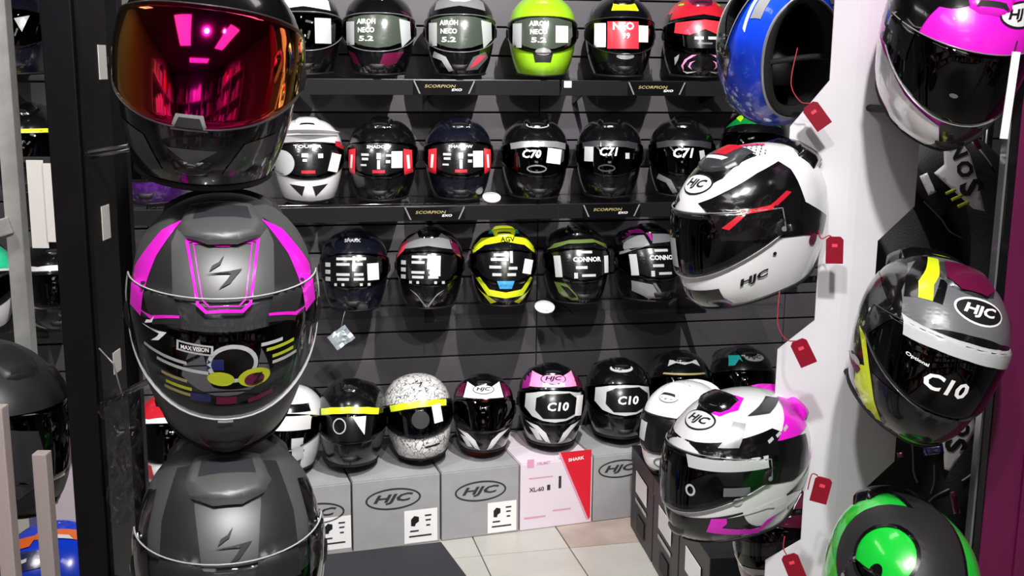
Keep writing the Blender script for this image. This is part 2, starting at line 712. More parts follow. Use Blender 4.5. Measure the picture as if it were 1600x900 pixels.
def T(s, w, x, y, mat='print_white', az=0, el=0, rot=0, shear=0.0, bold=0.02, layer=2, hh=None, name='lettering', m=False):
    return dict(k='t', s=s, w=w, x=x, y=y, mat=mat, az=az, el=el, rot=rot, shear=shear, bold=bold, layer=layer, hh=hh, name=name, m=m, h=0.0, holes=None)


def box2(x, y, w, h, rot=0):
    return place2d([(-.5, -.5), (.5, -.5), (.5, .5), (-.5, .5)], w, x, y, rot, hh=h)


def STK(x, y, w, h, mat='print_white', rot=0, az=0, el=0, layer=2, name='sticker'):
    return P(mat, box2(x, y, w, h, rot), az, el, layer, name=name)


def RING(mat, cx, cy, rx, ry, t, az=0, el=0, layer=1, rot=0, name='logo_ring'):
    return P(mat, ell(cx, cy, rx, ry, rot=rot), az, el, layer, name=name, holes=(tuple(ell(cx, cy, rx - t, ry - t, rot=rot)),))


def OVAL(cx, cy, w, az=0, el=0, rot=0, bg='white', fg='print_black', layer=1):
    rx, ry = w / 2, w * 0.21
    return [P(fg, ell(cx, cy, rx, ry, rot=rot), az, el, layer, name='logo_plate'),
            P(bg, ell(cx, cy, rx * .92, ry * .84, rot=rot), az, el, layer + 1, name='logo_field'),
            T('HJC', w * .66, cx, cy, fg, az, el, rot, 0.25, 0.035, layer + 2, hh=w * .2)]


def SCORP(cx, cy, w, mat, az=0, el=0, layer=2, rot=0):
    a = [(.02, .5), (-.08, .22), (-.38, .02), (-.30, .20), (-.12, .30)]
    b = [(-.5, -.06), (.18, .03), (.5, .10), (.16, -.34), (-.14, -.5), (.10, -.22), (.20, -.06), (-.02, -.06)]
    return [P(mat, place2d(a, w, cx, cy, rot), az, el, layer, name='logo'), P(mat, place2d(b, w, cx, cy, rot), az, el, layer, name='logo')]


def flip(items):
    out = []
    for it in items:
        it = dict(it)
        it['az'] = -it['az']
        out.append(it)
    return out


ART = {}


def art_mesh(it, mir, tall=False):
    key = repr((it, mir, tall))
    if key in ART:
        return ART[key]
    az = -it['az'] if mir else it['az']
    R, U, D = frame(az, it['el'])
    if it['k'] == 'p':
        loops = [list(it['pts'])] + [list(h) for h in (it['holes'] or ())]
        if mir:
            loops = [[(-x, y) for x, y in lp] for lp in loops]
        v, f = fill(loops)
    else:
        v, f, asp = text_flat(it['s'], it['shear'], it['bold'])
        v = place2d(v, it['w'], -it['x'] if mir else it['x'], it['y'], it['rot'], it['hh'], asp)
    me = project(v, f, BVH2 if tall else BVH, CENTRE, R, U, D, 0.0008 + 0.0006 * it['layer'], h=it['h'], L=0.012)
    if me:
        for vt in me.vertices:
            vt.co.z += ZB
    ART[key] = me
    return me


CHIN_V = [(-.030, -.078), (.030, -.078), (.020, -.100), (-.020, -.100)]
TOP_V = [(-.034, .045), (-.046, .0), (-.036, -.04), (-.018, -.052), (.018, -.052), (.036, -.04), (.046, 0), (.034, .045)]
SIDE_V = [(.060, .030), (.082, .038), (.088, -.03), (.070, -.042)]
SPOIL = [(-.07, .035), (.07, .035), (.085, .0), (.05, -.035), (-.05, -.035), (-.085, .0)]


def vents(top='black', chin='rubber', side=None, spoiler='black'):
    out = []
    if top:
        out.append(P(top, TOP_V, 0, 66, 0, 0.006, name='top_vent'))
        out.append(P('rubber', [(-.026, -.040), (.026, -.040), (.020, -.030), (-.020, -.030)], 0, 66, 11, name='vent_slot'))
    if chin:
        out.append(P(chin, CHIN_V, 0, -8, 0, 0.006, name='chin_vent'))
    if side:
        out.append(P(side, SIDE_V, 0, 40, 0, 0.007, m=True, name='brow_vent'))
    if spoiler:
        out.append(P(spoiler, SPOIL, 180, 35, 0, 0.014, name='spoiler'))
    return out


PIVOT = [P('rubber', ell(0, .0, .019, .019, 16), 80, 0, 2, 0.002, m=True, name='pivot_cover'),
         P('silver', ell(0, .0, .005, .005, 10), 80, 0, 8, m=True, name='pivot_screw')]
NHELM = [0]


def helmet(label, M, shell, visor='smoke_visor', items=(), vent=None, group=None, rim=None, pivot='rubber', trim='rubber', tall=False, kindname='motorcycle_helmet'):
    root = empty(kindname, M, label, 'helmet', group)
    link('shell', ME['shell'], shell, root)
    link('visor', ME['visor_tall' if tall else 'visor'], visor, root)
    link('lining', ME['lining'], 'lining', root)
    link('port_seal', ME['port_seal'], 'rubber', root)
    link('neck_roll', ME['neck_roll'], 'lining', root)
    link('edge_trim', ME['edge_trim'], trim, root)
    if rim:  # pale rims put the bright edge-lit look of clear plastic into the colour
        link('visor_rim', ME['visor_rim_tall' if tall else 'visor_rim'], rim, root)
    its = list(items) + (vents() if vent is None else vent) + PIVOT
    for it in its:
        if isinstance(it, list):
            continue
        for mir in ((False, True) if it['m'] else (False,)):
            me = art_mesh(it, mir, tall)
            if me:
                link(it['name'], me, it['mat'], root)
    NHELM[0] += 1
    return root


def flat_items(*xs):
    out = []
    for x in xs:
        if isinstance(x, (list, tuple)):
            out += flat_items(*x)
        else:
            out.append(x)
    return out


def pose(centre, yaw=0, pitch=0, roll=0, by_base=False, scale=1.0):
    Rm = (Matrix.Rotation(R_(yaw), 4, 'Z') @ Matrix.Rotation(R_(pitch), 4, 'X') @ Matrix.Rotation(R_(roll), 4, 'Y')) @ Matrix.Scale(scale, 4)
    c = Vector(centre)
    if not by_base:
        c = c - (Rm @ Vector((0, 0, ZB)))
    return Matrix.Translation(c) @ Rm


# ------------------------------------------------------------------ the room
YAW = R_(11)
WU = Vector((math.cos(YAW), math.sin(YAW), 0))
WN = Vector((math.sin(YAW), -math.cos(YAW), 0))
W0 = Vector((0, 4.20, 0))
WM = Matrix.Translation(W0) @ Matrix.Rotation(YAW, 4, 'Z')   # local X along the wall, -Y out of it


def wall_at(px, py, d):
    """point on the plane d in front of the back wall -> (u, z)"""
    p = hit(px, py, W0 + WN * d, WN)
    return (p - W0).dot(WU), p.z


XL, XR, YB, YF = -2.6, 2.6, 5.2, -3.2
fl = tag(link('floor', box_me(XR - XL, YB - YF, 0.05, 0, (0, (YB + YF) / 2, -0.062)), 'grout'), kind='structure')
TS = 0.305
TROT = R_(13)
tile = box_me(TS - 0.004, TS - 0.004, 0.012, 0.0012)
org = floor_at(890, 856)
rt = Matrix.Rotation(TROT, 2)
worn = {}
for i in range(-6, 6):
    for j in range(-6, 4):
        q = rt @ Vector(((i + .5) * TS, (j + .5) * TS))
        x, y = org.x + q.x, org.y + q.y
        if not (-1.0 < x < 1.3 and 2.7 < y < 4.3):
            continue
        t = link('tile', tile, 'tile_worn' if (i, j) == (0, 0) else 'tile', fl)
        t.location = (x, y, -0.012)
        t.rotation_euler = (0, 0, TROT)
for nm, sx, sy, sz, x, y, z, mt in [('wall_left', 0.1, YB - YF, CEIL, XL - .05, (YB + YF) / 2, 0, 'wall'), ('wall_right', 0.1, YB - YF, CEIL, XR + .05, (YB + YF) / 2, 0, 'wall'),
                                    ('wall_front', XR - XL, 0.1, CEIL, 0, YF - .05, 0, 'wall'), ('ceiling', XR - XL, YB - YF, 0.1, 0, (YB + YF) / 2, CEIL, 'ceiling')]:
    o = link(nm, box_me(sx, sy, sz), mt)
    o.location = (x, y, z)
    tag(o, kind='structure')
# slatwall behind the helmets: backing board and single slats in three bays
wb = empty('wall_back', WM)
tag(wb, kind='structure')
link('backing', box_me(5.0, 0.03, CEIL, 0, (0, 0.033, 0)), 'slat_back', wb)
uj = wall_at(843, 165, 0)[0]
BAYS = [(-2.4, -1.32), (-1.32, uj), (uj, 1.12), (1.12, 2.3)]
SLAT = 0.1025
for a, b in BAYS:
    sm = box_me(b - a - 0.004, 0.018, SLAT - 0.007, 0.0015, (0, 0.009, 0))
    for k in range(int(CEIL / SLAT)):
        if k * SLAT > 2.2:
            break
        link('slat', sm, 'slat', wb, ((a + b) / 2, 0, k * SLAT))

# ------------------------------------------------------------------ ceiling lamps above the frame: helmet wall spots and added fill lights
for i, (x, y, sx, sy) in enumerate(PANELS):
    t = empty('fill_panel_light', (x, y, CEIL - 0.03), 'added white fill light panel ' + ['above the photographer, left', 'above the photographer, right', 'farthest behind the photographer', 'over the far left aisle', 'nearest the helmet wall'][i], 'lamp', 'added fill light panels')
    link('frame', box_me(sx + .04, sy + .04, 0.03, 0.003), 'offwhite', t)
    link('diffuser', box_me(sx, sy, 0.006, 0, (0, 0, -0.007)), 'fill_panel_glow', t)
for i, (p, aim, watts, cone, rad) in enumerate(SPOTS):
    t = empty('ceiling_spotlight', p, 'black ceiling spotlight aimed at ' + ['the middle of the helmet wall', 'the left of the helmet wall', 'the big left column helmets, added as front fill', 'the white tower, added as front fill', 'the far left rack, added to brighten the cards there', 'the left stock rack, added to brighten the visor reflection', 'the right stock rack, added to brighten the visor reflection', 'the rear stock rack, added to brighten the visor reflection'][i], 'lamp', 'ceiling spotlights')
    d = (Vector(aim) - Vector(p)).normalized()
    link('stem', tube_me([Vector((0, 0, 0.18)), Vector((0, 0, 0.05)) - d * 0.05], 0.008), 'black', t)
    link('housing', tube_me([-d * 0.16, -d * 0.15, -d * 0.03], [0.03, 0.05, 0.055], 16), 'black', t)

# stock racks along the walls behind the photographer: what the mirrored visor reflects
rnd = random.Random(3)
for (M_, Lr, lb) in ((Matrix.Translation((0, YF + .25, 0)), 3.6, 'tall stock rack along the wall behind the photographer'), (Matrix.Translation((XL + .25, -1.3, 0)) @ Matrix.Rotation(math.pi / 2, 4, 'Z'), 3.2, 'tall stock rack on the left wall behind the photographer'),
                     (Matrix.Translation((XR - .25, -1.3, 0)) @ Matrix.Rotation(math.pi / 2, 4, 'Z'), 3.2, 'tall stock rack on the right wall behind the photographer')):
    rr = empty('stock_rack', M_, lb, 'rack')
    for k in range(4):
        link('upright', box_me(.04, .4, 2.3, .003, (-Lr / 2 + k * Lr / 3, 0, 0)), 'steel_light', rr)
    for k in range(5):
        link('rack_shelf', box_me(Lr, .4, .02, .002, (0, 0, .1 + k * .5)), 'steel_light', rr)
    v, f, mi = [], [], []
    for k in range(5):
        x = -Lr / 2 + .03
        while x < Lr / 2 - .3:
            w_, h_ = rnd.uniform(.12, .3), rnd.uniform(.15, .4)
            n0 = len(v)
            for dx in (0, w_ * .93):
                for dy in (-.15, .15):
                    for dz in (0, h_):
                        v.append((x + dx, dy, .122 + k * .5 + dz))
            f += [tuple(n0 + q for q in t) for t in ((0, 1, 3, 2), (4, 6, 7, 5), (0, 4, 5, 1), (2, 3, 7, 6), (1, 5, 7, 3), (0, 2, 6, 4))]
            mi += [rnd.choice((0, 0, 1, 2, 2, 3))] * 6
            x += w_ + rnd.uniform(0, .06)
    me = meshdata('cartons', v, f, False)
    for mt in ('card_white', 'card_grey', 'card_black', 'card_red'):
        me.materials.append(MAT[mt])
    me.polygons.foreach_set('material_index', mi)
    tag(link('cartons', me, None, rr), kind='stuff')

# ------------------------------------------------------------------ shelves
HD = 0.21     # helmet centre in front of the wall
CHF = 0.14    # chin ahead of the centre


def row_z(px, py):
    return wall_at(px, py, HD + CHF)[1]


ROWZ = {1: row_z(780, 121), 2: row_z(780, 317), 3: row_z(780, 492)}


def shelf(z, u0, u1, label, lips=(), depth=0.33, lip=True):
    s = empty('wall_shelf', WM @ Matrix.Translation(((u0 + u1) / 2, 0, z - 0.016)), label, 'shelf')
    L = u1 - u0
    link('board', box_me(L, depth, 0.016, 0.002, (0, -depth / 2, 0)), 'acrylic', s)
    if lip:
        link('front_lip', box_me(L, 0.006, 0.052, 0.0015, (0, -depth - 0.002, -0.044)), 'shelf', s)
    for k in range(int(L / 0.5) + 1):
        x = -L / 2 + 0.12 + k * 0.5
        if x < L / 2 - 0.05:
            b = prism_me([(0, 0), (0, -0.08), (0.02, -0.08), (depth - 0.03, -0.012), (depth - 0.03, 0)], 0.005)
            o = link('bracket', b, 'shelf', s, (x, 0, 0))
            o.rotation_euler = (0, 0, -math.pi / 2)
    for u in lips:
        x = u - (u0 + u1) / 2
        h = link('label_plate', box_me(0.21, 0.003, 0.048, 0.0008, (0, 0, 0)), 'black', s, (x, -depth - 0.0075, -0.043))
        for sg in (-1, 1):
            q = [(sg * .104, .046), (sg * .099, .046), (sg * .080, .004), (sg * .085, .004)]
            v, f = fill([q])
            flat_art('edge_line', v, f, 'silver', h, -0.0024)
        v, f, a = text_flat('SCORPION', 0.2, 0.01)
        flat_art('lettering', place2d(v, 0.105, -.014, .029, 0, 0.010, a), f, 'gold', h, -0.0024)
        v, f, a = text_flat('EXO', 0.2, 0.02)
        flat_art('lettering', place2d(v, 0.035, .042, .017, 0, 0.008, a), f, 'print_white', h, -0.0024)
    return s


def U_(px, py):
    return wall_at(px, py, HD + CHF)[0]


u_l, u_r = U_(430, 130), U_(1245, 130)
shelf(ROWZ[1], u_l - 0.1, uj - 0.003, 'dark shelf under the lime green helmet, top row, left of the wall joint', (U_(695, 133),))
shelf(ROWZ[1], uj + 0.003, u_r, 'dark shelf under the red film visor helmet, top row, right of the wall joint', (U_(1028, 133),))
shelf(ROWZ[2], u_l - 0.1, uj - 0.003, 'dark shelf under the two helmets with red side stickers, second row', (U_(680, 328),))
shelf(ROWZ[2], uj + 0.003, u_r, 'dark shelf under the all-black glossy helmets, second row right', (U_(957, 325),))
shelf(ROWZ[3], u_l - 0.1, u_r, 'plain dark shelf under the neon yellow and teal helmet, third row', (), lip=False, depth=0.34)
u_ll = U_(-60, 130)
shelf(row_z(40, 120), u_ll, U_(150, 130), 'dark shelf at the far left behind the black post', (), lip=False)


def on_row(r, px, py, yaw=0, pitch=None, roll=0):
    p = hit(px, py, W0 + WN * HD, WN)
    if pitch is None:
        pitch = {1: 0, 2: -2, 3: -7}[r]
    return pose((p.x, p.y, ROWZ[r] + 0.006 - .06 * math.sin(R_(pitch))), yaw, pitch, roll, by_base=True)


# ---- film and label blocks shared by liveries
VT = dict(layer=3)


def lines(rows, x, y, w, lh, mat='print_white', bold=0.03):
    out = []
    for i, s in enumerate(rows):
        if s:
            out.append(T(s, w * min(1, 0.35 + len(s) * 0.09), x, y - i * lh, mat, bold=bold, layer=3, hh=lh * 0.62))
    return out


BAND = [(-.096, .050), (-.06, .058), (0, .061), (.06, .058), (.096, .050), (.094, .030), (.05, .038), (0, .041), (-.05, .038), (-.094, .030)]


def SUNBAND(mat):
    return P(mat, BAND, layer=1, name='visor_band')


CROWN = [(-.10, .02), (-.115, .06), (-.09, .12), (.09, .12), (.115, .06), (.10, .02), (.05, .0), (-.05, .0)]
BROW = [(-.085, .066), (-.078, .098), (-.04, .122), (.04, .122), (.078, .098), (.085, .066), (0, .078)]
CHIN = [(-.09, -.062), (.09, -.062), (.075, -.115), (.03, -.135), (-.03, -.135), (-.075, -.115)]
CH_L = [(-.085, -.060), (-.045, -.078), (-.020, -.122), (-.036, -.126), (-.060, -.090), (-.092, -.078)]
SIDE_ST = [(.078, .035), (.104, .030), (.106, -.045), (.080, -.052)]
SWOOSH = [(-.118, -.015), (-.095, .055), (-.07, .085), (-.085, .045), (-.10, -.01)]
FILM = [(-.085, .045), (.075, .045), (.082, -.03), (.06, -.055), (-.06, -.055), (-.088, -.03)]
VFILM_W = [(-.096, .042), (-.05, .052), (0, .055), (.05, .052), (.096, .042), (.100, -.005), (.076, -.034), (.04, -.047), (0, -.052), (-.04, -.047), (-.076, -.034), (-.100, -.005)]

G1, G2, G3, G4 = 'helmets on the top shelf', 'helmets on the second shelf', 'helmets on the third shelf', 'helmets on the box row'
# ------------------------------------------------------------------ top row
helmet('black and white helmet on the top shelf, half hidden by the mirrored visor helmet', on_row(1, 478, 60, 8), 'black', 'smoke_visor',
       flat_items(STK(.06, 0, .05, .08, 'film_silver'), P('white', BROW)), group=G1, rim='silver')
f11 = flat_items(P('film_grey', VFILM_W, layer=1, name='film'), STK(-.088, -.005, .028, .075, 'film_silver'), lines(['AIROH', 'NECO', '5.2'], -.035, .032, .075, .027),
                 P('film_silver', [(.070, .042), (.104, .035), (.106, -.02), (.078, -.05)], layer=2, name='film_edge'))
helmet('black helmet with magenta chin flashes and grey-green visor film, top shelf', on_row(1, 593, 60, 4), 'black', 'smoke_visor',
       flat_items(f11, P('wine', [(.02, -.07), (.085, -.062), (.06, -.10), (.0, -.12)], m=False), P('wine', [(-.1, -.06), (-.075, -.07), (-.055, -.11), (-.08, -.10)]), P('wine', [(.07, .07), (.105, .05), (.115, .0), (.1, .06)]),
                  T('AIROH', .06, 0, .095, el=15)), group=G1, rim='silver')
helmet('black helmet with red and silver brow and pale chin stripes, top shelf', on_row(1, 719, 60, 2), 'black', 'smoke_visor',
       flat_items(f11, P('silver', BROW, el=5), P('red', [(-.05, .10), (.05, .10), (.055, .115), (-.055, .115)], el=8, layer=1), P('film_silver', CH_L), P('grey', [(.085, -.060), (.045, -.078), (.020, -.122), (.06, -.118), (.095, -.078)]),
                  P('pinkred', [(.06, -.075), (.09, -.07), (.06, -.1), (.03, -.118)], layer=1)), group=G1, rim='silver', vent=vents('white'))
helmet('lime green helmet with black chin vent on the top shelf', on_row(1, 847, 62, 0), 'lime', 'smoke_visor',
       flat_items(P('film_grey', VFILM_W, layer=1, name='film'), STK(-.086, -.005, .03, .08, 'film_silver'), lines(['AIROH', 'NECO', '5.2'], -.015, .034, .08, .027), STK(.062, 0, .042, .055, 'print_white', 0),
                  P('rubber', [(-.035, -.055), (.035, -.055), (.026, -.092), (-.026, -.092)], layer=2, name='chin_vent'), P('silver', ell(0, -.058, .026, .012), layer=3, name='vent_badge')),
       group=G1, vent=vents('lime', None, spoiler='lime'))
helmet('black helmet with red visor film and yellow brow patch, top shelf', on_row(1, 967, 60, 3), 'black', 'smoke_visor',
       flat_items(P('film_red', box2(-.008, .0, .104, .09), layer=2, name='film'), STK(-.082, .0, .034, .08), STK(.062, .005, .036, .055), T('NEO', .07, -.008, .030, bold=.03, layer=3), T('99', .026, .0, -.002, layer=3),
                  P('yellow', [(-.045, .072), (.05, .072), (.04, .10), (-.035, .10)], el=5), P('silver', ell(0, -.07, .03, .01), layer=1)), group=G1, rim='dark_grey')
helmet('red helmet with black chin and swirling pale outlines, top shelf beside the blue helmet', on_row(1, 1087, 60, 2), 'black', 'dark_visor',
       flat_items(P('red', CROWN, el=45), P('red', [(-.105, .052), (-.09, .09), (-.04, .122), (.04, .122), (.09, .09), (.105, .052), (0, .066)], el=4), P('film_red', [(-.092, .046), (0, .056), (.092, .046), (.096, .012), (.05, .004), (0, .024), (-.05, .004), (-.096, .012)], layer=2, name='film'), P('pinkred', [(-.07, .012), (-.035, .05), (-.01, .052), (-.012, .024), (-.05, .004)], layer=3, name='film'), STK(.072, .028, .032, .05, 'film_silver', 12, layer=4),
                  P('film_black', [(-.06, .0), (0, .022), (.06, .0), (.055, -.04), (-.055, -.04)], layer=3, name='film'), STK(-.02, -.006, .03, .010, 'film_silver', layer=4), STK(.025, -.006, .03, .010, 'film_silver', layer=4), STK(.0, -.024, .05, .006, 'grey', layer=4),
                  [P(mt, [(sx * x, y) for x, y in q], layer=2) for sx in (-1, 1) for mt, q in (('pink', [(.016, -.060), (.040, -.062), (.062, -.078), (.070, -.100), (.060, -.118), (.064, -.098), (.054, -.080), (.036, -.068)]), ('print_white', [(.022, -.118), (.050, -.126), (.064, -.116), (.050, -.120)]), ('pink', [(.030, -.082), (.046, -.088), (.050, -.102), (.038, -.112), (.044, -.100), (.040, -.090)]), ('film_silver', [(.078, -.060), (.090, -.072), (.086, -.098), (.080, -.078)]))],
                  P('lime', ell(-.066, .098, .009, .005), el=10, layer=1), P('lime', ell(.066, .098, .009, .005), el=10, layer=1)), group=G1, vent=vents('wine', None))
# ------------------------------------------------------------------ second row
r2 = flat_items(P('film_black', VFILM_W, layer=1, name='film'), T('SHADOW', .08, .0, .042, layer=3, hh=.010), [STK(x, y, ww, hh, 'film_silver', layer=3, name='lettering') for x, y, ww, hh in [(0, .012, .014, .020), (-.045, .016, .026, .008), (-.045, .002, .022, .008), (.032, .014, .018, .008), (0, -.016, .010, .030), (-.05, -.018, .02, .006), (.03, -.006, .014, .010)]],
                P('red', box2(0, -.039, .040, .010), layer=4, name='red_label'))
pk = helmet('white adventure helmet with peak and red side patches, second shelf', on_row(2, 482, 258, 10), 'white', 'dark_visor',
            flat_items(P('film_black', VFILM_W, layer=1, name='film'), T('TOURER', .09, 0, .044, layer=3, hh=.010), STK(-.01, .016, .02, .012, layer=3, name='lettering'), STK(-.01, .0, .014, .008, layer=3, name='lettering'), STK(.04, .014, .016, .014, layer=3, name='lettering'), STK(.085, -.01, .032, .06, 'print_white', -15, layer=3),
                       P('red', box2(0, -.038, .044, .010), layer=4, name='red_label'), P('red', [(-.118, .03), (-.085, .045), (-.085, .065), (-.115, .06)]), P('red', [(.118, .03), (.09, .045), (.09, .06), (.115, .055)], layer=2),
                       P('film_silver', ell(-.085, -.01, .042, .042), layer=4, name='round_badge'), [P('rubber', [(sx * .012, -.085), (sx * .062, -.078), (sx * .022, -.118)], layer=2, name='chin_vent') for sx in (-1, 1)]), group=G2, vent=vents('white', None, spoiler='white'))
# the peak of the adventure helmet, an arched visor standing off the brow
v, f = [], []
for k, off in enumerate((0.0, 0.004)):
    for i in range(13):
        a = R_(-62 + 124 * i / 12)
        for j in range(5):
            t = j / 4
            rr = 1.0 + 0.33 * t * (math.cos(a) ** 1.5)
            p = HPN(a, 0.70 - 0.02 * t, 0.006 + off)
            v.append(Vector((p.x * (1 + .02 * t), p.y * rr, p.z + ZB + 0.02 * t * math.cos(a) + off)))
for i in range(12):
    for j in range(4):
        a = (i * 5 + j, i * 5 + j + 1, (i + 1) * 5 + j + 1, (i + 1) * 5 + j)
        f += [a, tuple(x + 65 for x in a[::-1])]
lpk = [i * 5 for i in range(13)] + [60 + j for j in range(1, 5)] + [i * 5 + 4 for i in range(11, -1, -1)] + [3, 2, 1]
for a, b in zip(lpk, lpk[1:] + lpk[:1]):
    f.append((a, b, b + 65, a + 65))
link('peak', meshdata('peak', v, f), 'white', pk)
for k, (px, yw, sh, lb) in enumerate([(598, 2, 'black', 'black helmet with red side stickers, next to the white peaked helmet'), (716, 6, 'blueblack', 'blue-black helmet with red side stickers, left of the wall joint on the second shelf')]):
    helmet(lb, on_row(2, px, 258, yw), sh, 'dark_visor', flat_items(r2, P('film_red', SIDE_ST, layer=4, m=True, name='side_sticker'), [STK(sx * .092, -.008, .008, .045, 'print_white', 4 * sx, layer=6, name='lettering') for sx in (-1, 1)], STK(.058, 0, .034, .054, layer=4), T('SHARK', .055, .01, .088, el=12, bold=.03, shear=.2)), group=G2,
           vent=vents(sh))
c7 = flat_items(SUNBAND('silver'))
helmet('glossy black helmet with silver visor band and large white sticker, second shelf', on_row(2, 835, 258, 6), 'black', 'dark_visor',
       flat_items(c7, T('C70', .062, -.028, .016, bold=.03, shear=.2), STK(.048, .008, .05, .05, 'print_white', -8, layer=4), OVAL(0, .092, .085, 0, 12, bg='film_silver'), RING('grey', -.012, -.034, .034, .014, .005, layer=1, name='film_arc')), group=G2, vent=vents('black', 'rubber'))  # grey ring low on the visor paints in an arc of reflection
helmet('glossy black helmet with oval emblem and sticker on the left of its visor, second shelf', on_row(2, 951, 256, -3), 'black', 'dark_visor',
       flat_items(SUNBAND('dark_grey'), T('C71', .062, -.005, .022, bold=.03, shear=.2), STK(-.072, .012, .03, .05, 'film_silver', 0, layer=4), STK(.058, .008, .014, .02, 'film_silver', 0, layer=4), OVAL(0, .094, .075, 0, 14, bg='film_silver'), RING('mesh_grey', -.012, -.034, .03, .013, .005, layer=1, name='film_arc')), group=G2)  # the ring here is a painted reflection arc too
helmet('black helmet at the right end of the second shelf, behind the white and red helmet', on_row(2, 1064, 256, -4), 'black', 'dark_visor',
       flat_items(SUNBAND('dark_grey'), T('C71', .07, -.005, .016, bold=.03, shear=.2), STK(.062, .0, .018, .05, 'film_silver', 10, layer=4), OVAL(0, .094, .075, 0, 14, bg='grey'), P('silver', CH_L, m=True)), group=G2)
# ------------------------------------------------------------------ third row
r3 = flat_items(P('film_black', VFILM_W, layer=1, name='film'), [STK(x, y, ww, .009, 'film_silver', layer=3, name='lettering') for x, y, ww in [(-.025, .040, .055), (.028, .040, .035), (-.03, .022, .045), (.02, .022, .03), (-.03, -.012, .045), (.022, -.012, .03), (-.03, -.028, .04), (.022, -.028, .034)]],
                [STK(x, -.046, .009, .009, 'film_silver', layer=3, name='lettering') for x in (-.055, -.03, .03, .055)], STK(.006, .024, .010, .05, 'film_silver', layer=3, name='lettering'), [STK(-.082, y, .018, .014, 'film_silver', layer=3, name='lettering') for y in (.02, -.004, -.028)])
h31 = helmet('plain black helmet with a foil sachet hanging below it, third shelf', on_row(3, 554, 428, 5), 'blueblack', 'smoke_visor', flat_items(r3, STK(.068, -.004, .036, .056, 'print_white', 2, layer=4), T('SHARK', .055, 0, .085, 'film_silver', el=8)), group=G3, vent=vents('blueblack'))
helmet('black and silver helmet with red temples and V lines on its chin, third shelf', on_row(3, 672, 428, 0), 'black', 'smoke_visor',
       flat_items(r3, P('silver', BROW), P('pinkred', [(-.115, .03), (-.10, .08), (-.07, .10), (-.085, .06)]), P('wine', [(.115, .03), (.10, .08), (.07, .10), (.085, .06)]), STK(.028, .006, .034, .06, layer=4),
                  P('silver', [(-.06, -.07), (-.035, -.085), (0, -.128), (.035, -.085), (.06, -.07), (.03, -.096), (.0, -.14), (-.03, -.096)], layer=1)), group=G3, vent=vents('black', None))
helmet('neon yellow, teal and black helmet with blue nose vent, third shelf', on_row(3, 786, 428, 4), 'black', 'smoke_visor',
       flat_items(P('yellow', [(-.115, .04), (-.07, .075), (0, .088), (.07, .075), (.115, .04), (.118, .055), (.08, .098), (0, .108), (-.08, .098), (-.118, .055)]), P('teal', [(-.055, .105), (.055, .105), (.05, .124), (-.05, .124)], el=6, layer=1), P('yellow', [(-.04, .09), (.04, .09), (.03, .125), (-.03, .125)], el=40, layer=1),
                  T('AGV', .05, .01, .086, 'print_black', el=4, layer=3), P('film_black', VFILM_W, layer=1, name='film'), [STK(x, y, ww, .010, 'film_silver', layer=3, name='lettering') for x, y, ww in [(-.02, .042, .04), (-.02, .026, .06), (-.035, .0, .04), (.025, -.004, .03), (-.03, -.026, .03), (.02, -.026, .03)]], STK(.02, .034, .010, .04, 'film_silver', layer=3, name='lettering'), STK(.078, .0, .032, .05, 'print_white', -12, layer=4),
                  P('sky', [(-.03, -.048), (.03, -.048), (.02, -.075), (-.02, -.075)], layer=4, name='nose_vent'), P('yellow', [(-.10, -.04), (-.088, -.036), (-.055, -.078), (0, -.088), (.055, -.078), (.088, -.036), (.10, -.04), (.06, -.10), (0, -.108), (-.06, -.10)], layer=2),
                  P('yellow', [(.03, -.122), (.08, -.09), (.095, -.075), (.05, -.13)], m=True)), group=G3, vent=vents('yellow', None))
cn = flat_items(P('film_black', VFILM_W, layer=1, name='film'), STK(-.085, -.005, .02, .075, 'film_silver', 4, layer=3), T('CONNOR', .10, .012, .02, bold=.03, layer=3), STK(.005, .045, .05, .009, 'film_silver', layer=3, name='lettering'), STK(-.01, -.008, .04, .01, 'film_silver', layer=3, name='lettering'), STK(-.03, -.036, .012, .02, 'film_silver', layer=3, name='lettering'), STK(.015, -.036, .05, .009, 'film_silver', layer=3, name='lettering'))
helmet('black and olive helmet with green chin cheek, third shelf', on_row(3, 900, 425, 8), 'black', 'smoke_visor',
       flat_items(cn, STK(.086, .0, .02, .06, layer=4), P('olive', [(-.095, -.06), (-.06, -.066), (-.012, -.122), (-.04, -.125), (-.08, -.10)]), P('film_black', [(-.078, -.072), (-.055, -.078), (-.025, -.113), (-.045, -.115)], layer=1), P('olive', [(-.112, .052), (-.05, .075), (.05, .078), (.112, .05), (.1, .07), (.04, .09), (-.04, .088), (-.09, .075)]), P('olive', [(-.05, .10), (-.035, .10), (-.02, .12), (-.035, .125)], el=10, m=True), T('AIROH', .055, 0, .10, el=12)), group=G3)
helmet('silver and magenta helmet turned right, right end of the third shelf', on_row(3, 1011, 425, 12), 'black', 'smoke_visor',
       flat_items(cn, P('silver', [(-.118, .03), (-.08, .05), (-.03, .065), (-.04, .10), (-.08, .098), (-.112, .07)]), P('magenta_dim', [(-.108, .08), (-.07, .106), (-.03, .106), (-.02, .075), (-.012, .11), (-.05, .122), (-.1, .105)], layer=1), P('grey', [(-.02, .07), (.06, .075), (.075, .10), (-.01, .105)]), P('magenta_dim', [(.07, .08), (.11, .06), (.1, .1), (.06, .115)], layer=1), P('silver', [(-.09, -.062), (-.03, -.075), (0, -.126), (-.04, -.125), (-.085, -.10)]),
                  P('grey', [(-.03, -.07), (-.02, -.07), (.012, -.12), (.002, -.122)], layer=1)), group=G3)
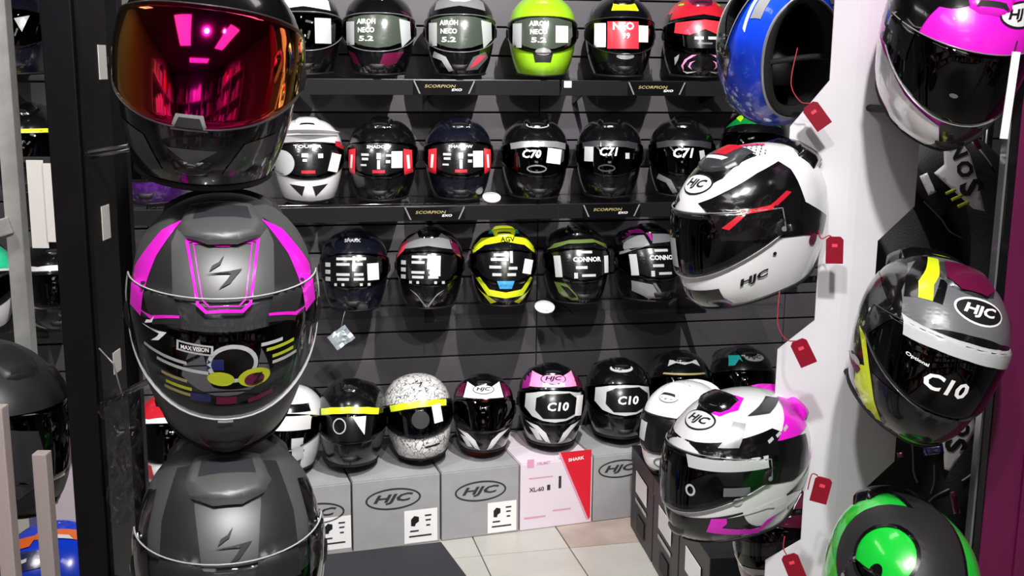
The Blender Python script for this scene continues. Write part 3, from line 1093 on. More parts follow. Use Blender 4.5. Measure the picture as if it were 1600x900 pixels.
# foil sachet
p = at(533, 527, 3.83)
v, f = [], []
for i in range(6):
    for j in range(6):
        x, z = (i / 5 - .5) * .075, (j / 5 - .5) * .06
        v.append(Vector((x * .8 - z * .55, random.uniform(-.008, .008), x * .55 + z * .8)))
for i in range(5):
    for j in range(5):
        f.append((i * 6 + j, i * 6 + j + 1, (i + 1) * 6 + j + 1, (i + 1) * 6 + j))
sa = empty('foil_sachet', Matrix.Translation(p) @ Matrix.Rotation(YAW, 4, 'Z'), 'crumpled silver foil sachet hanging from the plain black helmet', 'sachet')
o = link('pouch', meshdata('pouch', v, f, False), 'foil', sa)
sm = o.modifiers.new('thick', 'SOLIDIFY')
sm.thickness = 0.004
link('string', tube_me([(0, 0, .03), (.01, .01, .07), (.03, .03, .13)], 0.0012, 5), 'silver', sa)
# small discs lying on shelves
for (px, py, r, z, lb) in [(768, 311, .032, ROWZ[2], 'white round price disc on the second shelf by the blue-black helmet'), (851, 481, .036, ROWZ[3], 'white round price disc on the third shelf beside the neon helmet')]:
    u = wall_at(px, py, .31)[0]
    q = WM @ Vector((u, -.31, z))
    t = empty('price_disc', Matrix.Translation(q + Vector((0, 0, .0005))), lb, 'price disc')
    link('base', tube_me([(0, 0, 0), (0, 0, .006)], [r * .8, r * .75], 20), 'dark_grey', t)
    o = link('disc', tube_me([(0, 0, -.003), (0, 0, .003)], r, 20), 'print_white', t, (0, 0, .014))
    o.rotation_euler = (R_(25), 0, YAW)
t = link('price_label', box_me(.026, .002, .022, 0), 'print_white')
q = WM @ Vector((wall_at(888, 131, .345)[0], -.338, 0))
t.matrix_world = Matrix.Translation((q.x, q.y, wall_at(888, 137, .345)[1])) @ Matrix.Rotation(YAW, 4, 'Z')
tag(t, 'tiny white price label on the top shelf edge below the lime green helmet', 'label')

# ------------------------------------------------------------------ cartons on the floor and the helmets standing on them
BH = 0.248


def carton(label, A, B, h, depth, mat, art=(), group='helmet cartons along the back wall', z0=0.0, name='cardboard_box'):
    A, B = Vector(A), Vector(B)
    w = (B - A).length - 0.006
    yaw = math.atan2(B.y - A.y, B.x - A.x)
    M = Matrix.Translation(((A.x + B.x) / 2, (A.y + B.y) / 2, z0 + .001)) @ Matrix.Rotation(yaw, 4, 'Z')
    t = empty(name, M, label, 'box', group)
    link('carton', box_me(w, depth, h * .985, 0.003, (0, depth / 2, 0)), mat, t)
    for sg in (-1, 1):
        link('top_flap', box_me(w - .004, depth / 2 - .003, h * .012, 0.0008, (0, depth / 2 + sg * depth / 4, h * .986)), mat, t)
    for nm, v, f, mt, lay in art:
        flat_art(nm, v, f, mt, t, -0.0008 - 0.0006 * lay)
    return t


def a_poly(nm, mt, loops, lay=0):
    v, f = fill(loops)
    return (nm, v, f, mt, lay)


def a_text(s, mt, w, x, y, rot=0, hh=None, shear=0.0, bold=0.02, lay=1):
    v, f, asp = text_flat(s, shear, bold)
    return ('lettering', place2d(v, w, x, y, rot, hh, asp), f, mt, lay)


def box_logo(x, y, w, mt='ink', rot=0):
    return [a_poly('logo_ring', mt, [ell(x, y, w / 2, w * .2, 36, rot), ell(x, y, w / 2 * .93, w * .2 * .84, 36, rot)]), a_text('HJC', mt, w * .72, x, y, rot, w * .19, .3, .03)]


def box_label(x, y, w, h):
    out = [a_poly('paper_label', 'print_white', [box2(x, y, w, h)], 0)]
    # helmet pictogram and print lines
    out.append(a_poly('pictogram', 'print_black', [[(x - w * .30, y + h * .02), (x - w * .30, y + h * .22), (x - w * .2, y + h * .32), (x - w * .06, y + h * .28), (x - w * .06, y + h * .14), (x - w * .16, y + h * .08), (x - w * .18, y - h * .0)]], 1))
    for k, (dx, dy, ww) in enumerate([(.22, .3, .2), (.22, .16, .16), (.22, .0, .12), (-.2, -.14, .26), (-.02, -.3, .68)]):
        out.append(a_poly('print_line', 'ink', [box2(x + dx * w, y + dy * h, ww * w, h * .05)], 1))
    return out


_a, _b = floor_at(552, 863), floor_at(924, 816)
_n = Vector(((_b - _a).y, -(_b - _a).x, 0)).normalized()
FP = [hit(px, 850, _a, _n) for px in (408, 551, 689, 811, 924, 1022, 1118, 1214)]
FP = [Vector((p.x, p.y, 0)) for p in FP]
carton('grey carton at the left end of the box row, half hidden by grey helmets', FP[0], FP[1], BH, .34, 'card_grey', box_logo(.03, .15, .19) + box_label(.09, .075, .11, .115))
carton('grey carton with dark oval logo beside the dark floor mat', FP[1], FP[2], BH, .34, 'card_grey', box_logo(-.012, .172, .19) + box_label(.082, .065, .115, .118))
carton('grey carton with oval logo between the two paler cartons, above the white tiles', FP[2], FP[3], BH, .34, 'card_grey', box_logo(.0, .165, .185) + box_label(.078, .062, .105, .112))
hw = (FP[4] - FP[3]).length / 2 - .004
carton('white carton with a red triangular corner', FP[3], FP[4], BH, .34, 'card_white',
       [a_poly('red_corner', 'card_red', [[(-.0 + .012, .274), (hw - .004, .274), (hw - .004, .02), (hw - .01, .012)]], 0), a_poly('edge_line', 'card_pink', [[(.004, .274), (.012, .274), (hw - .01, .012), (hw - .018, .012)]], 0), a_poly('print_mark', 'card_pink', [box2(-.098, .245, .025, .03)], 0), a_text('HELMET', 'card_pink', .05, -.05, .243),
        a_text('SHARK', 'print_white', .06, .072, .245, 4, .012, 0, .03, 1), a_poly('print_mark', 'ink', [box2(-.03, .15, .012, .02)], 0), a_text('XL-60', 'ink', .055, -.075, .148), a_poly('print_mark', 'ink', [box2(.012, .165, .010, .045)], 0), a_poly('print_line', 'card_pink', [box2(-.06, .19, .09, .004)], 0), a_poly('print_line', 'card_pink', [box2(-.08, .045, .08, .006)], 0), a_poly('print_line', 'card_pink', [box2(.02, .062, .07, .005)], 0)])
carton('grey carton with oval logo right of the white and red carton', FP[4], FP[5], BH, .34, 'card_grey', box_logo(-.02, .19, .17))
for k, lb in ((5, 'black carton standing behind the black boxes with white labels'), (6, 'black carton at the right end of the box row, behind the white and magenta helmet')):
    carton(lb, FP[k], FP[k + 1], BH, .34, 'card_black')
bdir = (FP[4] - FP[1]).normalized()
bn = Vector((bdir.y, -bdir.x, 0))
BYAW = math.degrees(math.atan2(bdir.y, bdir.x))


def on_box(px, py, yaw=0, back=.165, z=BH + .022, pitch=-9, roll=0, sc=1.0):
    p = hit(px, py, FP[2] - bn * back, bn)
    return pose((p.x, p.y, z), yaw, pitch, roll, by_base=True, scale=sc)


helmet('white and black helmet on the box row, beside the black one with yellow band', on_box(446, 660, -6), 'white', 'dark_visor',
       flat_items(P('black', [(-.1, .06), (.1, .06), (.09, .085), (-.09, .085)]), P('offwhite', [(-.105, .05), (.105, .05), (.105, .005), (-.105, .005)], layer=2, name='visor_band'), P('black', CHIN), P('film_silver', [(.06, -.02), (.09, -.02), (.085, -.09), (.06, -.1)], layer=3), T('HJC', .05, -.03, -.025, layer=3)), group=G4, vent=vents('white'))
helmet('black helmet with a neon yellow visor band on the box row', on_box(550, 660, 4), 'black', 'smoke_visor',
       flat_items(SUNBAND('yellow'), P('film_black', [(-.075, .03), (.08, .03), (.07, -.05), (-.07, -.05)], layer=1, name='film'), P('print_white', [(.012, .03), (.055, .03), (.05, -.03)], layer=3, name='sticker'), RING('film_silver', -.03, .0, .022, .026, .004, layer=3)), group=G4)
helmet('white scribble-patterned helmet with a neon yellow visor band', on_box(659, 655, 8, roll=-5), 'doodle', 'smoke_visor',
       flat_items(SUNBAND('yellow'), SCORP(.01, .10, .03, 'print_black', 0, 8), STK(.058, .012, .03, .06, 'print_white', 3, layer=3), P('print_black', box2(.03, -.092, .05, .006, 5), layer=2), P('mesh_grey', ell(.0, .0, .03, .03), layer=1, name='film')), group=G4, vent=vents(None, None, spoiler='doodle'))
wsh = flat_items([P('white', [(sx * .012, -.128), (sx * .030, -.122), (sx * .062, -.082), (sx * .096, -.055), (sx * .058, -.066), (sx * .03, -.09)], layer=1) for sx in (-1, 1)], P('white', [(-.085, -.075), (-.06, -.082), (-.04, -.118), (-.058, -.118)], layer=1))
helmet('helmet with a dark amber visor and white brow on the box row', on_box(755, 645, 2, sc=.93), 'black', 'amber',
       flat_items(P('white', [(-.075, .062), (.075, .062), (.06, .115), (.03, .10), (-.03, .10), (-.06, .115)]), P('wine', [(-.112, .06), (-.078, .066), (-.066, .11), (-.1, .1)]), P('wine', [(.112, .06), (.078, .066), (.066, .11), (.1, .1)]), OVAL(0, .083, .08, 0, 4), wsh), group=G4, vent=vents('black', None))
silv = flat_items(P('film_silver', VFILM_W, layer=1, name='film'), P('film_black', [(-.062, .03), (-.03, .044), (.055, .046), (.09, .02), (.088, -.02), (.04, -.04), (-.04, -.04), (-.066, -.012)], layer=2, name='film_window'), T('C10', .074, .012, .002, bold=.03, layer=4, shear=.15, hh=.030))
helmet('magenta and white helmet with a silver visor film on the box row', on_box(861, 642, 3), 'black', 'smoke_visor',
       flat_items(silv, P('pink', [(-.085, .066), (.085, .066), (.07, .115), (.03, .10), (-.03, .10), (-.07, .115)]), P('white', [(-.04, .068), (.04, .068), (.035, .1), (-.035, .1)], layer=1), P('magenta_dim', [(-.116, .05), (-.085, .062), (-.07, .11), (-.104, .1)]), P('wine', [(.116, .05), (.085, .062), (.07, .11), (.104, .1)]), OVAL(0, .084, .09, 0, 4, bg='pink'), STK(.088, .0, .026, .07, 'print_white', -8, layer=4), wsh), group=G4, vent=vents('black', None))
helmet('all black helmet with a silver visor film on the box row', on_box(966, 630, 4), 'black', 'smoke_visor', flat_items(silv, OVAL(0, .09, .09, 0, 10, bg='film_silver')), group=G4)
helmet('black helmet with pale brow outlines, behind the white and magenta helmet', on_box(1062, 615, 2, .2), 'black', 'dark_visor',
       flat_items(P('film_silver', [(-.06, .07), (-.03, .082), (0, .074), (.03, .082), (.06, .07), (.05, .095), (.02, .088), (-.02, .088), (-.05, .095)], el=10), P('gold', [(-.08, .06), (.08, .06), (.075, .066), (-.075, .066)], layer=1)), group=G4)
helmet('black helmet with teal flash and oval emblem, right end of the box row', on_box(1160, 615, 6, .2), 'black', 'dark_visor',
       flat_items(P('teal', [(-.08, .06), (-.06, .062), (-.04, .085), (-.03, .075), (-.035, .1), (-.07, .1)], el=6), OVAL(.02, .085, .085, 0, 8, bg='silver')), group=G4)

# dark mat on the floor
ma = [floor_at(*p) for p in ((300, 893), (689, 850), (760, 945), (330, 1000))]
v = [(p.x, p.y, z) for z in (0.0005, 0.008) for p in ma]
o = link('floor_mat', meshdata('mat', v, [(0, 1, 2, 3)[::-1], (4, 5, 6, 7), (0, 1, 5, 4), (1, 2, 6, 5), (2, 3, 7, 6), (3, 0, 4, 7)], False), 'mat_dark')
tag(o, 'dark floor mat in front of the grey cartons', 'mat')

# ------------------------------------------------------------------ more helmets of the wall, seen past the left column
u_far = U_(170, 250)
shelf(ROWZ[2], u_far, u_l - 0.106, 'dark shelf under the purple speckled helmet, second row left', ())
helmet('purple speckled helmet glimpsed left of the mirrored visor helmet', on_row(2, 244, 262, 4), 'purple', 'dark_visor', flat_items(P('silver', [(-.09, .05), (-.07, .065), (-.06, .09), (-.085, .08)])), group=G2, vent=vents('purple'))
carton('grey carton behind the black post, under the red and white helmet', hit(215, 850, _a, _n), hit(350, 850, _a, _n), BH, .34, 'card_grey')
helmet('red and white helmet glimpsed behind the magenta-striped grey helmet', on_box(268, 690, 8), 'white', 'dark_visor', flat_items(P('red', [(-.1, -.05), (-.04, -.07), (-.03, -.12), (-.08, -.11)]), P('red', CROWN, el=30), P('black', [(-.116, .03), (-.08, .05), (-.06, .09), (-.1, .08)])), group=G4)

# ------------------------------------------------------------------ left display column: black post and three big helmets
LP_ = at(92, 450, 1.55)
post = empty('display_post', Matrix.Translation((LP_.x, LP_.y, 0)), 'black square upright post with white stickers left of the big helmets', 'post')
link('upright', box_me(.042, .11, 2.6, .002, (.021, .055, 0)), 'post_black', post)
link('side_panel', box_me(.006, .10, 2.6, .001, (.0455, .058, 0)), 'panel_dark', post)
link('foot', box_me(.12, .5, .03, .004, (.02, .05, 0)), 'post_black', post)
for (y0, y1, dy) in ((70, 124, .085), (318, 370, .06), (545, 578, .07)):
    z0, z1 = hit(150, y1, LP_ + Vector((0, .08, 0)), Vector((0, 1, 0))).z, hit(150, y0, LP_ + Vector((0, .08, 0)), Vector((0, 1, 0))).z
    link('label', box_me(.001, .03, z1 - z0, 0, (.049, dy, z0)), 'paper', post)
BPX = at(176, 450, 1.78)
bk = empty('dark_gap_board', Matrix.Translation((BPX.x, BPX.y, 0)), 'tall dark board added to fill the dark gap behind the black post', 'board')
link('board', box_me(.075, .02, 2.6, .002), 'panel_dark', bk)  # added sheet whose dark colour stands for the darkness beside the post
link('foot', box_me(.14, .3, .02, .003), 'panel_dark', bk)


def arm(parent_world, a, b, name, r=.0028):
    """metal rod between two world points, as a part of the post"""
    Mi = parent_world.matrix_world.inverted()
    return link(name, tube_me([Mi @ Vector(a), Mi @ Vector(b)], r, 8), 'metal', parent_world)


bpy.context.view_layer.update()
LD, LS = 1.50, 1.0
L1, L2, L3 = at(329, 110, LD), at(351, 474, LD), at(361, 856, LD)
carb = flat_items([P('silver', ell(x, .108, .0022, .0022, 8), el=20, layer=2, name='rivet') for x in (-.06, -.01, .04)], P('dark_grey', [(-.095, -.065), (-.06, -.078), (-.035, -.118), (-.05, -.12), (-.09, -.09)], layer=1), P('dark_grey', [(.095, -.065), (.06, -.078), (.035, -.118), (.05, -.12), (.09, -.09)], layer=1),
                  P('silver', [(-.020, -.046), (.012, -.046), (.018, -.066), (-.026, -.066)], layer=2, name='visor_tab'), P('rubber', [(-.016, -.050), (.008, -.050), (.013, -.062), (-.021, -.062)], layer=3, name='visor_tab'), P('red', [(.085, -.118), (.10, -.112), (.10, -.122)], el=-5), P('dark_grey', [(-.03, -.088), (.03, -.088), (.0, -.108)], layer=1))
helmet('black helmet with a red and gold mirrored visor, topmost of the left column', pose(L1, 9, 2, 6, scale=LS), 'black', 'iridium', carb, vent=vents('black', 'black'), group='big helmets on the left column', tall=True, rim='dark_grey')
BROWP = [(-.045, .052), (-.032, -.04), (-.022, -.05), (.022, -.05), (.032, -.04), (.045, .052)]


def outline(pts, t):
    cx, cy = sum(p[0] for p in pts) / len(pts), sum(p[1] for p in pts) / len(pts)
    return (tuple((cx + (x - cx) * (1 - t), cy + (y - cy) * (1 - t)) for x, y in pts),)


VBIG = [(-.044, .06), (-.056, .01), (-.046, -.014), (-.022, -.026), (0, -.030), (.022, -.026), (.046, -.014), (.056, .01), (.044, .06)]
VSLOT = [(-.040, -.010), (-.014, -.020), (.014, -.020), (.040, -.010), (.034, -.004), (.012, -.012), (-.012, -.012), (-.034, -.004)]
bigvent = lambda c: [P(c, VBIG, 0, 74, 0, .007, name='top_vent'), P('rubber', [(-.045, -.012), (-.018, -.026), (.018, -.026), (.045, -.012), (.040, -.019), (.017, -.034), (-.017, -.034), (-.040, -.019)], 0, 74, 8, name='vent_slot'), P('dark_grey', [(-.03, .04), (-.034, .012), (.034, .012), (.03, .04)], 0, 74, 12, name='vent_slider'),
                     P('rubber', CHIN_V, 0, -8, 0, .006, name='chin_vent'), P(c, SPOIL, 180, 35, 0, .008, name='spoiler')]
mg = flat_items(P('magenta', BROWP, 0, 45, 1, holes=outline(BROWP, .10), name='outline'), P('magenta', [(p[0] * .8, p[1] * .86) for p in BROWP], 0, 45, 1, holes=outline([(p[0] * .8, p[1] * .86) for p in BROWP], .05), name='outline'), P('magenta', [(-.018, .044), (.018, .044), (.008, .036), (-.008, .036)], 0, 45, 2),
                SCORP(0, .002, .044, 'rubber', 0, 45, 2),
                P('magenta', [(.048, .085), (.074, .074), (.108, .034), (.113, -.016), (.099, -.038), (.094, -.004), (.080, .034)], 0, 45, 1, m=True), P('magenta', [(.100, -.030), (.104, -.022), (.086, -.046), (.052, -.052), (.052, -.049), (.085, -.042)], 0, 45, 1, m=True),
                P('matte_dark', [(.050, .09), (.062, .05), (.060, -.02), (.05, -.06), (.085, -.052), (.1, -.0), (.088, .06)], 0, 45, 0, m=True, name='panel'),
                # visor print
                SCORP(-.082, .038, .03, 'print_white', 0, 0, 2), P('film_silver', box2(-.035, .030, .042, .012, -3), layer=2, holes=(tuple(box2(-.035, .030, .037, .008, -3)),), name='film_frame'), T('MAX VISION', .032, -.035, .030, layer=2, hh=.005),
                [STK(x, y, ww, .004, mt, -3, layer=2, name='lettering') for x, y, ww, mt in [(-.07, .012, .05, 'film_silver'), (-.05, .003, .06, 'film_silver'), (-.06, -.012, .03, 'gold'), (-.055, -.022, .03, 'dimyellow'), (-.055, -.030, .034, 'gold'), (.055, .030, .026, 'film_silver'), (.065, .022, .034, 'dimyellow'), (.068, .012, .026, 'dimyellow'), (.07, .004, .03, 'film_silver')]],
                P('dimyellow', ell(-.006, -.006, .016, .009, 18, -8), layer=2, name='film_badge'), P('dimyellow', ell(.033, -.008, .019, .012, 22), layer=2, name='film_badge'), P('wine', ell(.033, -.010, .012, .008, 14), layer=3, name='film_badge'), T('Z', .012, .037, -.009, 'print_black', layer=4),
                RING('film_silver', .008, .012, .030, .024, .005, layer=1, name='film_arc'), P('navy', box2(-.012, .012, .02, .014), layer=1, name='film'), P('wine', box2(.0, -.035, .024, .010), layer=2, name='film'), P('wine', box2(.04, -.036, .03, .006, 10), layer=2, name='film'), P('navy', box2(-.03, -.032, .024, .010), layer=2, name='film'),
                P('magenta_dim', [(-.036, -.096), (-.024, -.112), (0, -.120), (.024, -.112), (.036, -.096), (.026, -.116), (0, -.126), (-.026, -.116)], layer=2), STK(-.002, -.068, .018, .005, 'print_white', layer=2))
helmet('grey helmet with magenta stripes and printed clear visor, middle of the left column', pose(L2, 14, 19, 1, scale=LS), 'matte_grey', 'clear_visor', mg, vent=bigvent('matte_grey'), group='big helmets on the left column', tall=True, rim='film_silver')
mt3 = flat_items(SCORP(.004, -.012, .046, 'rubber', 0, 45, 2), P('matte_dark', [(.040, .10), (.040, .04), (.030, -.065), (.055, -.06), (.085, -.05), (.08, .03), (.062, .1)], 0, 45, 0, m=True, name='panel'), P('black', [(.088, .075), (.098, .02), (.096, -.05), (.115, -.03), (.12, .03), (.1, .08)], 0, 45, 1, m=True, name='panel'))
helmet('matte grey and black helmet, lowest of the left column', pose(L3, 14, 16, 0, scale=LS), 'matte_grey', 'clear_visor', mt3, vent=bigvent('matte_grey'), group='big helmets on the left column', tall=True, rim='film_silver')
for Lc, py in ((L1, 240), (L2, 632), (L3, 905)):
    pz = hit(128, py, LP_, Vector((0, 1, 0))).z
    a = Vector((LP_.x + .045, LP_.y + .01, pz))
    b = Lc + Vector((-.06, .05, -.09))
    arm(post, a, b, 'support_rod')
    arm(post, a + Vector((0, .012, -.008)), b + Vector((0, .03, -.004)), 'support_rod')
    Mi = post.matrix_world.inverted()
    q = Mi @ (Lc + Vector((0, .03, .03)))
    link('helmet_dome', tube_me([q + Vector((0, 0, -.15)), q + Vector((0, 0, -.05)), q + Vector((0, 0, .02)), q + Vector((0, 0, .045))], [.03, .05, .045, .01], 16), 'rubber', post)
# crumpled clear plastic bag hanging on the post
v, f = [], []
pb = at(196, 715, 1.52)
for i in range(9):
    for j in range(17):
        x = (i / 8 - .5) * .062 * (1 - .25 * math.sin(j / 16 * math.pi))
        z = (j / 16 - .5) * .19
        v.append(Vector((x + .006 * math.sin(j * 1.3), .010 * math.sin(i * 1.9 + j * .7) + .006 * math.sin(j * 1.7), z)))
for i in range(8):
    for j in range(16):
        f.append((i * 17 + j, (i + 1) * 17 + j, (i + 1) * 17 + j + 1, i * 17 + j + 1))
pbr = empty('plastic_bag', pb, 'crumpled clear plastic bag hanging beside the black post', 'bag')
link('film', meshdata('film', v, f), 'clear_film', pbr)
link('loop', tube_me([(0, .0, .09), (-.01, .005, .13), (-.03, .01, .15)], .0012, 5), 'silver', pbr)

# ------------------------------------------------------------------ white folded display tower on the right
TD = 2.25
T0 = at(1312, 600, TD)
pl = Vector((0, 1, 0))
tz = lambda py: hit(1312, py, T0, pl).z
NW, WD = .056, .124
prof = [(0.0, WD), (tz(885), WD), (tz(848), NW), (tz(772), NW), (tz(722), WD), (tz(552), WD), (tz(503), NW), (tz(376), NW), (tz(322), WD), (tz(200), WD), (tz(126), NW), (tz(-20), NW), (tz(-60), WD), (2.1, WD)]
v, f = [], []
th = .004
for (z, wd) in prof:
    for x in (-wd, -.020, -.008, .008, .020, wd):
        ax = max(0, abs(x) - .008)
        y = ax * .14
        v.append(Vector((x, y, z)))
n6 = len(v)
v += [p + Vector((0, th, 0)) for p in v]
for k in range(len(prof) - 1):
    for j in range(5):
        a = (k * 6 + j, k * 6 + j + 1, (k + 1) * 6 + j + 1, (k + 1) * 6 + j)
        f += [a, tuple(x + n6 for x in a[::-1])]
    for j in (0, 5):
        f.append((k * 6 + j, (k + 1) * 6 + j, (k + 1) * 6 + j + n6, k * 6 + j + n6))
tw = empty('display_tower', Matrix.Translation((T0.x, T0.y, 0)) @ Matrix.Rotation(R_(-4), 4, 'Z'), 'white folded sheet display tower with stepped wings between the right-hand helmets', 'display stand')
link('sheet', meshdata('sheet', v, f, False), 'tower_white', tw)
link('spine', box_me(.03, .03, 2.1, .003, (0, .03, 0)), 'tower_white', tw)
link('foot', box_me(.36, .36, .012, .002, (0, .06, 0)), 'tower_white', tw)
bpy.context.view_layer.update()

RG = 'big helmets on the white tower'
R1, R2, R3, R4, R5, R6 = at(1172, 338, 2.18), at(1152, 712, 2.3), at(1212, 82, 2.44), at(1489, 56, 1.94), at(1449, 527, 1.98), at(1405, 905, 2.02)
i1 = flat_items(
    OVAL(0, .084, .082, 0, 8), P('black', [(-.055, .06), (-.05, -.02), (-.03, -.05), (.03, -.05), (.05, -.02), (.055, .06)], 0, 62, 1, name='panel'),
    P('black', [(-.125, .070), (-.085, .082), (-.02, .098), (.035, .104), (.050, .085), (.058, .02), (.12, -.03), (.10, -.06), (.04, -.04), (-.12, .0)], -84, 4, 1, m=True, name='panel'),
    P('red', [(-.115, .030), (-.075, .052), (-.02, .048), (.02, .062), (.03, .056), (-.015, .040), (-.07, .046), (-.105, .024)], -84, 0, 3), T('HJC', .06, -.045, -.082, 'print_black', -70, 0, 8, .2, .04, 3, hh=.018), P('print_black', ell(-.0, -.045, .004, .004, 8), -70, 0, 3, name='screw'),
    [P('print_black', ell(x * .011 - .03 + (y % 2) * .005, .098 + y * .006, .0016, .0016, 6), -70, 22, 3, name='dot') for x in range(7) for y in range(5)],
    P('red', [(-.024, .052), (.024, .052), (.018, .016), (-.018, .016)], 0, 66, 13, name='vent_slider'), P('white', [(-.03, .012), (.03, .012), (.024, .002), (-.024, .002)], 0, 66, 13, name='vent_slider'), P('pinkred', [(-.03, .075), (.05, .07), (.05, .08), (-.02, .088)], -50, 60, 2),
    P('black', [(-.06, -.075), (.06, -.075), (.055, -.135), (-.055, -.135)], 0, -5, 1, name='chin_curtain'), P('pinkred', [(-.05, -.098), (-.01, -.108), (-.012, -.114), (-.05, -.106)], 0, -5, 3),
    P('film_silver', box2(-.046, -.018, .026, .055, 4), -8, 0, 3, name='sticker'), P('wine', ell(.055, -.05, .012, .012, 10), -90, 0, 2, name='screw'), P('grey', [(.075, .09), (.085, .06), (.09, .06), (.082, .1)], -100, 10, 2))
helmet('white and black helmet with red accents, hung left of the white tower', pose(R1, -64, 16, 0), 'white', 'smoke_visor', flip(i1), vent=[P('dark_grey', VBIG, 0, 66, 0, .007, name='top_vent'), P('black', SPOIL, 180, 35, 0, .014, name='spoiler')], group=RG, rim='silver')
i2 = flat_items(
    OVAL(0, .088, .08, -4, 10), P('magenta', [(-.03, .03), (-.04, -.01), (-.025, -.035), (.015, -.04), (.04, -.01), (.03, .03)], -20, 72, 1, name='panel'), P('black', [(-.02, .05), (-.036, .01), (-.02, -.02), (.02, -.02), (.036, .02), (.02, .05)], 0, 64, 2, name='panel'),
    P('black', [(-.13, .075), (-.06, .082), (.02, .088), (.07, .06), (.11, .05), (.12, -.02), (.06, -.03), (-.1, -.0)], -84, 0, 1, name='panel'), P('black', [(.13, .075), (.06, .082), (-.02, .088), (-.07, .06), (-.11, .05), (-.12, -.02), (-.06, -.03), (.1, -.0)], 84, 0, 1, name='panel'), P('magenta', [(.0, .052), (.04, .085), (.07, .115), (.10, .10), (.105, .05), (.06, .045)], -96, 6, 2, m=True), P('magenta', [(.11, .0), (.14, .03), (.13, -.05), (.115, -.055)], -96, 0, 2, m=True),
    P('silver', [(-.095, .07), (-.06, .068), (-.03, .105), (-.05, .11)], -84, 0, 2), [STK(-.0 + k * .022, .07 + k * .005, .014, .006, 'film_silver', 20, -88, 0, 3, 'vent_hole') for k in range(3)], P('dark_grey', [(-.02, .10), (.05, .12), (.08, .11), (.03, .095)], -84, 10, 2),
    P('film_silver', [(-.075, .056), (.075, .044), (.077, .022), (-.070, .034)], -42, 0, 3, name='visor_band'), P('film_silver', box2(-.07, -.01, .026, .032), 0, 0, 3, name='sticker'), P('grey', box2(.0, -.015, .05, .018, -6), -50, 0, 3, name='film'), P('film_silver', ell(-.0, -.038, .010, .010, 12), -50, 0, 3, name='film_badge'), RING('film_silver', -.062, -.01, .010, .012, .004, -40, 0, 3, name='film_badge'),
    P('black', [(-.1, -.06), (.1, -.06), (.09, -.135), (-.09, -.135)], 0, -4, 1, name='panel'), P('magenta', [(-.075, -.060), (-.045, -.062), (-.045, -.075), (-.055, -.084), (.02, -.108), (.04, -.092), (.06, -.09), (.02, -.122), (-.085, -.092)], -60, -5, 2), P('white', [(-.045, -.062), (.06, -.050), (.10, -.055), (.13, -.072), (.04, -.092), (.055, -.068), (.04, -.062)], -60, -5, 2),
    P('black', [(.02, -.05), (.12, -.02), (.15, -.08), (.04, -.1)], -96, -3, 1, name='panel'))
helmet('white, magenta and black helmet hung low on the left of the white tower', pose(R2, -62, 7, 0), 'white', 'smoke_visor', flip(i2), vent=[P('black', [(p[0] * .8, p[1] * .7) for p in VBIG], 0, 66, 2, .010, name='top_vent'), P('magenta', SPOIL, 180, 35, 0, .014, name='spoiler'), P('dark_grey', CHIN_V, 0, -8, 2, .006, name='chin_vent')], group=RG, rim='silver')
# blue helmet seen from below, neck opening towards the aisle
up = Vector((-.20, .95, .20)).normalized()
fw = Vector((-.1, -.15, .95))
fw = (fw - up * fw.dot(up)).normalized()
rx = fw.cross(up)
Mb = Matrix((( -fw.cross(up)), -fw, up)).transposed().to_4x4()
Mb = Matrix.Translation(R3 - (Mb.to_3x3() @ Vector((0, 0, ZB)))) @ Mb
hb = helmet('blue helmet showing its black neck opening, beside the top of the white tower', Mb, 'blue', 'dark_visor', flat_items(P('black', CROWN, el=20), P('black', [(-.09, .02), (.0, .05), (.06, .0), (0, -.03)], 84, 0, 1, m=True, name='panel'), P('white', [(-.1, -.06), (.1, -.06), (.1, -.07), (-.1, -.07)]), P('silver', [(-.09, -.075), (.09, -.075), (.08, -.105), (-.08, -.105)])), vent=vents('black', 'silver'), group=RG, rim='silver', trim='silver')
link('chin_strap', tube_me(smooth_path([(-.085, -.01, .02), (-.04, -.02, -.012), (.02, -.02, -.018), (.085, -.0, .02)]), .006, 6), 'cloth_black', hb)
i4 = flat_items(OVAL(.040, .080, .082, 8, 12), P('black', [(-.11, .075), (-.06, .085), (-.02, .10), (-.05, .125), (-.09, .115)], 0, 8, 1, name='panel'), P('print_white', box2(-.02, .118, .05, .007, 8), 0, 18, 3, name='lettering'), P('magenta_dim', [(-.03, .12), (.02, .1), (.06, .12), (.03, .135)], 0, 20, 1),
                P('white', [(-.115, -.03), (-.085, -.055), (-.03, -.075), (-.018, -.105), (-.03, -.14), (-.07, -.138), (-.1, -.1)], 0, 0, 2, name='panel'), P('black', [(-.03, -.07), (.11, -.05), (.08, -.14), (-.03, -.14), (-.018, -.105)], 0, 0, 1, name='panel'), P('white', [(-.06, -.03), (.05, -.035), (.07, -.12), (-.05, -.12)], -75, 0, 1, name='panel'), P('black', [(-.08, .1), (.06, .1), (.08, .0), (-.06, .0)], -80, 0, 2, name='panel'),
                P('grey', ell(-.03, -.012, .007, .004, 8), 0, 0, 2, name='film_badge'))
hm4 = helmet('magenta helmet with white cheek and dark visor at the top right corner', pose(R4, -4, 34, 8), 'magenta', 'dark_visor', i4, vent=vents('magenta', 'rubber', None), group=RG, rim='silver')
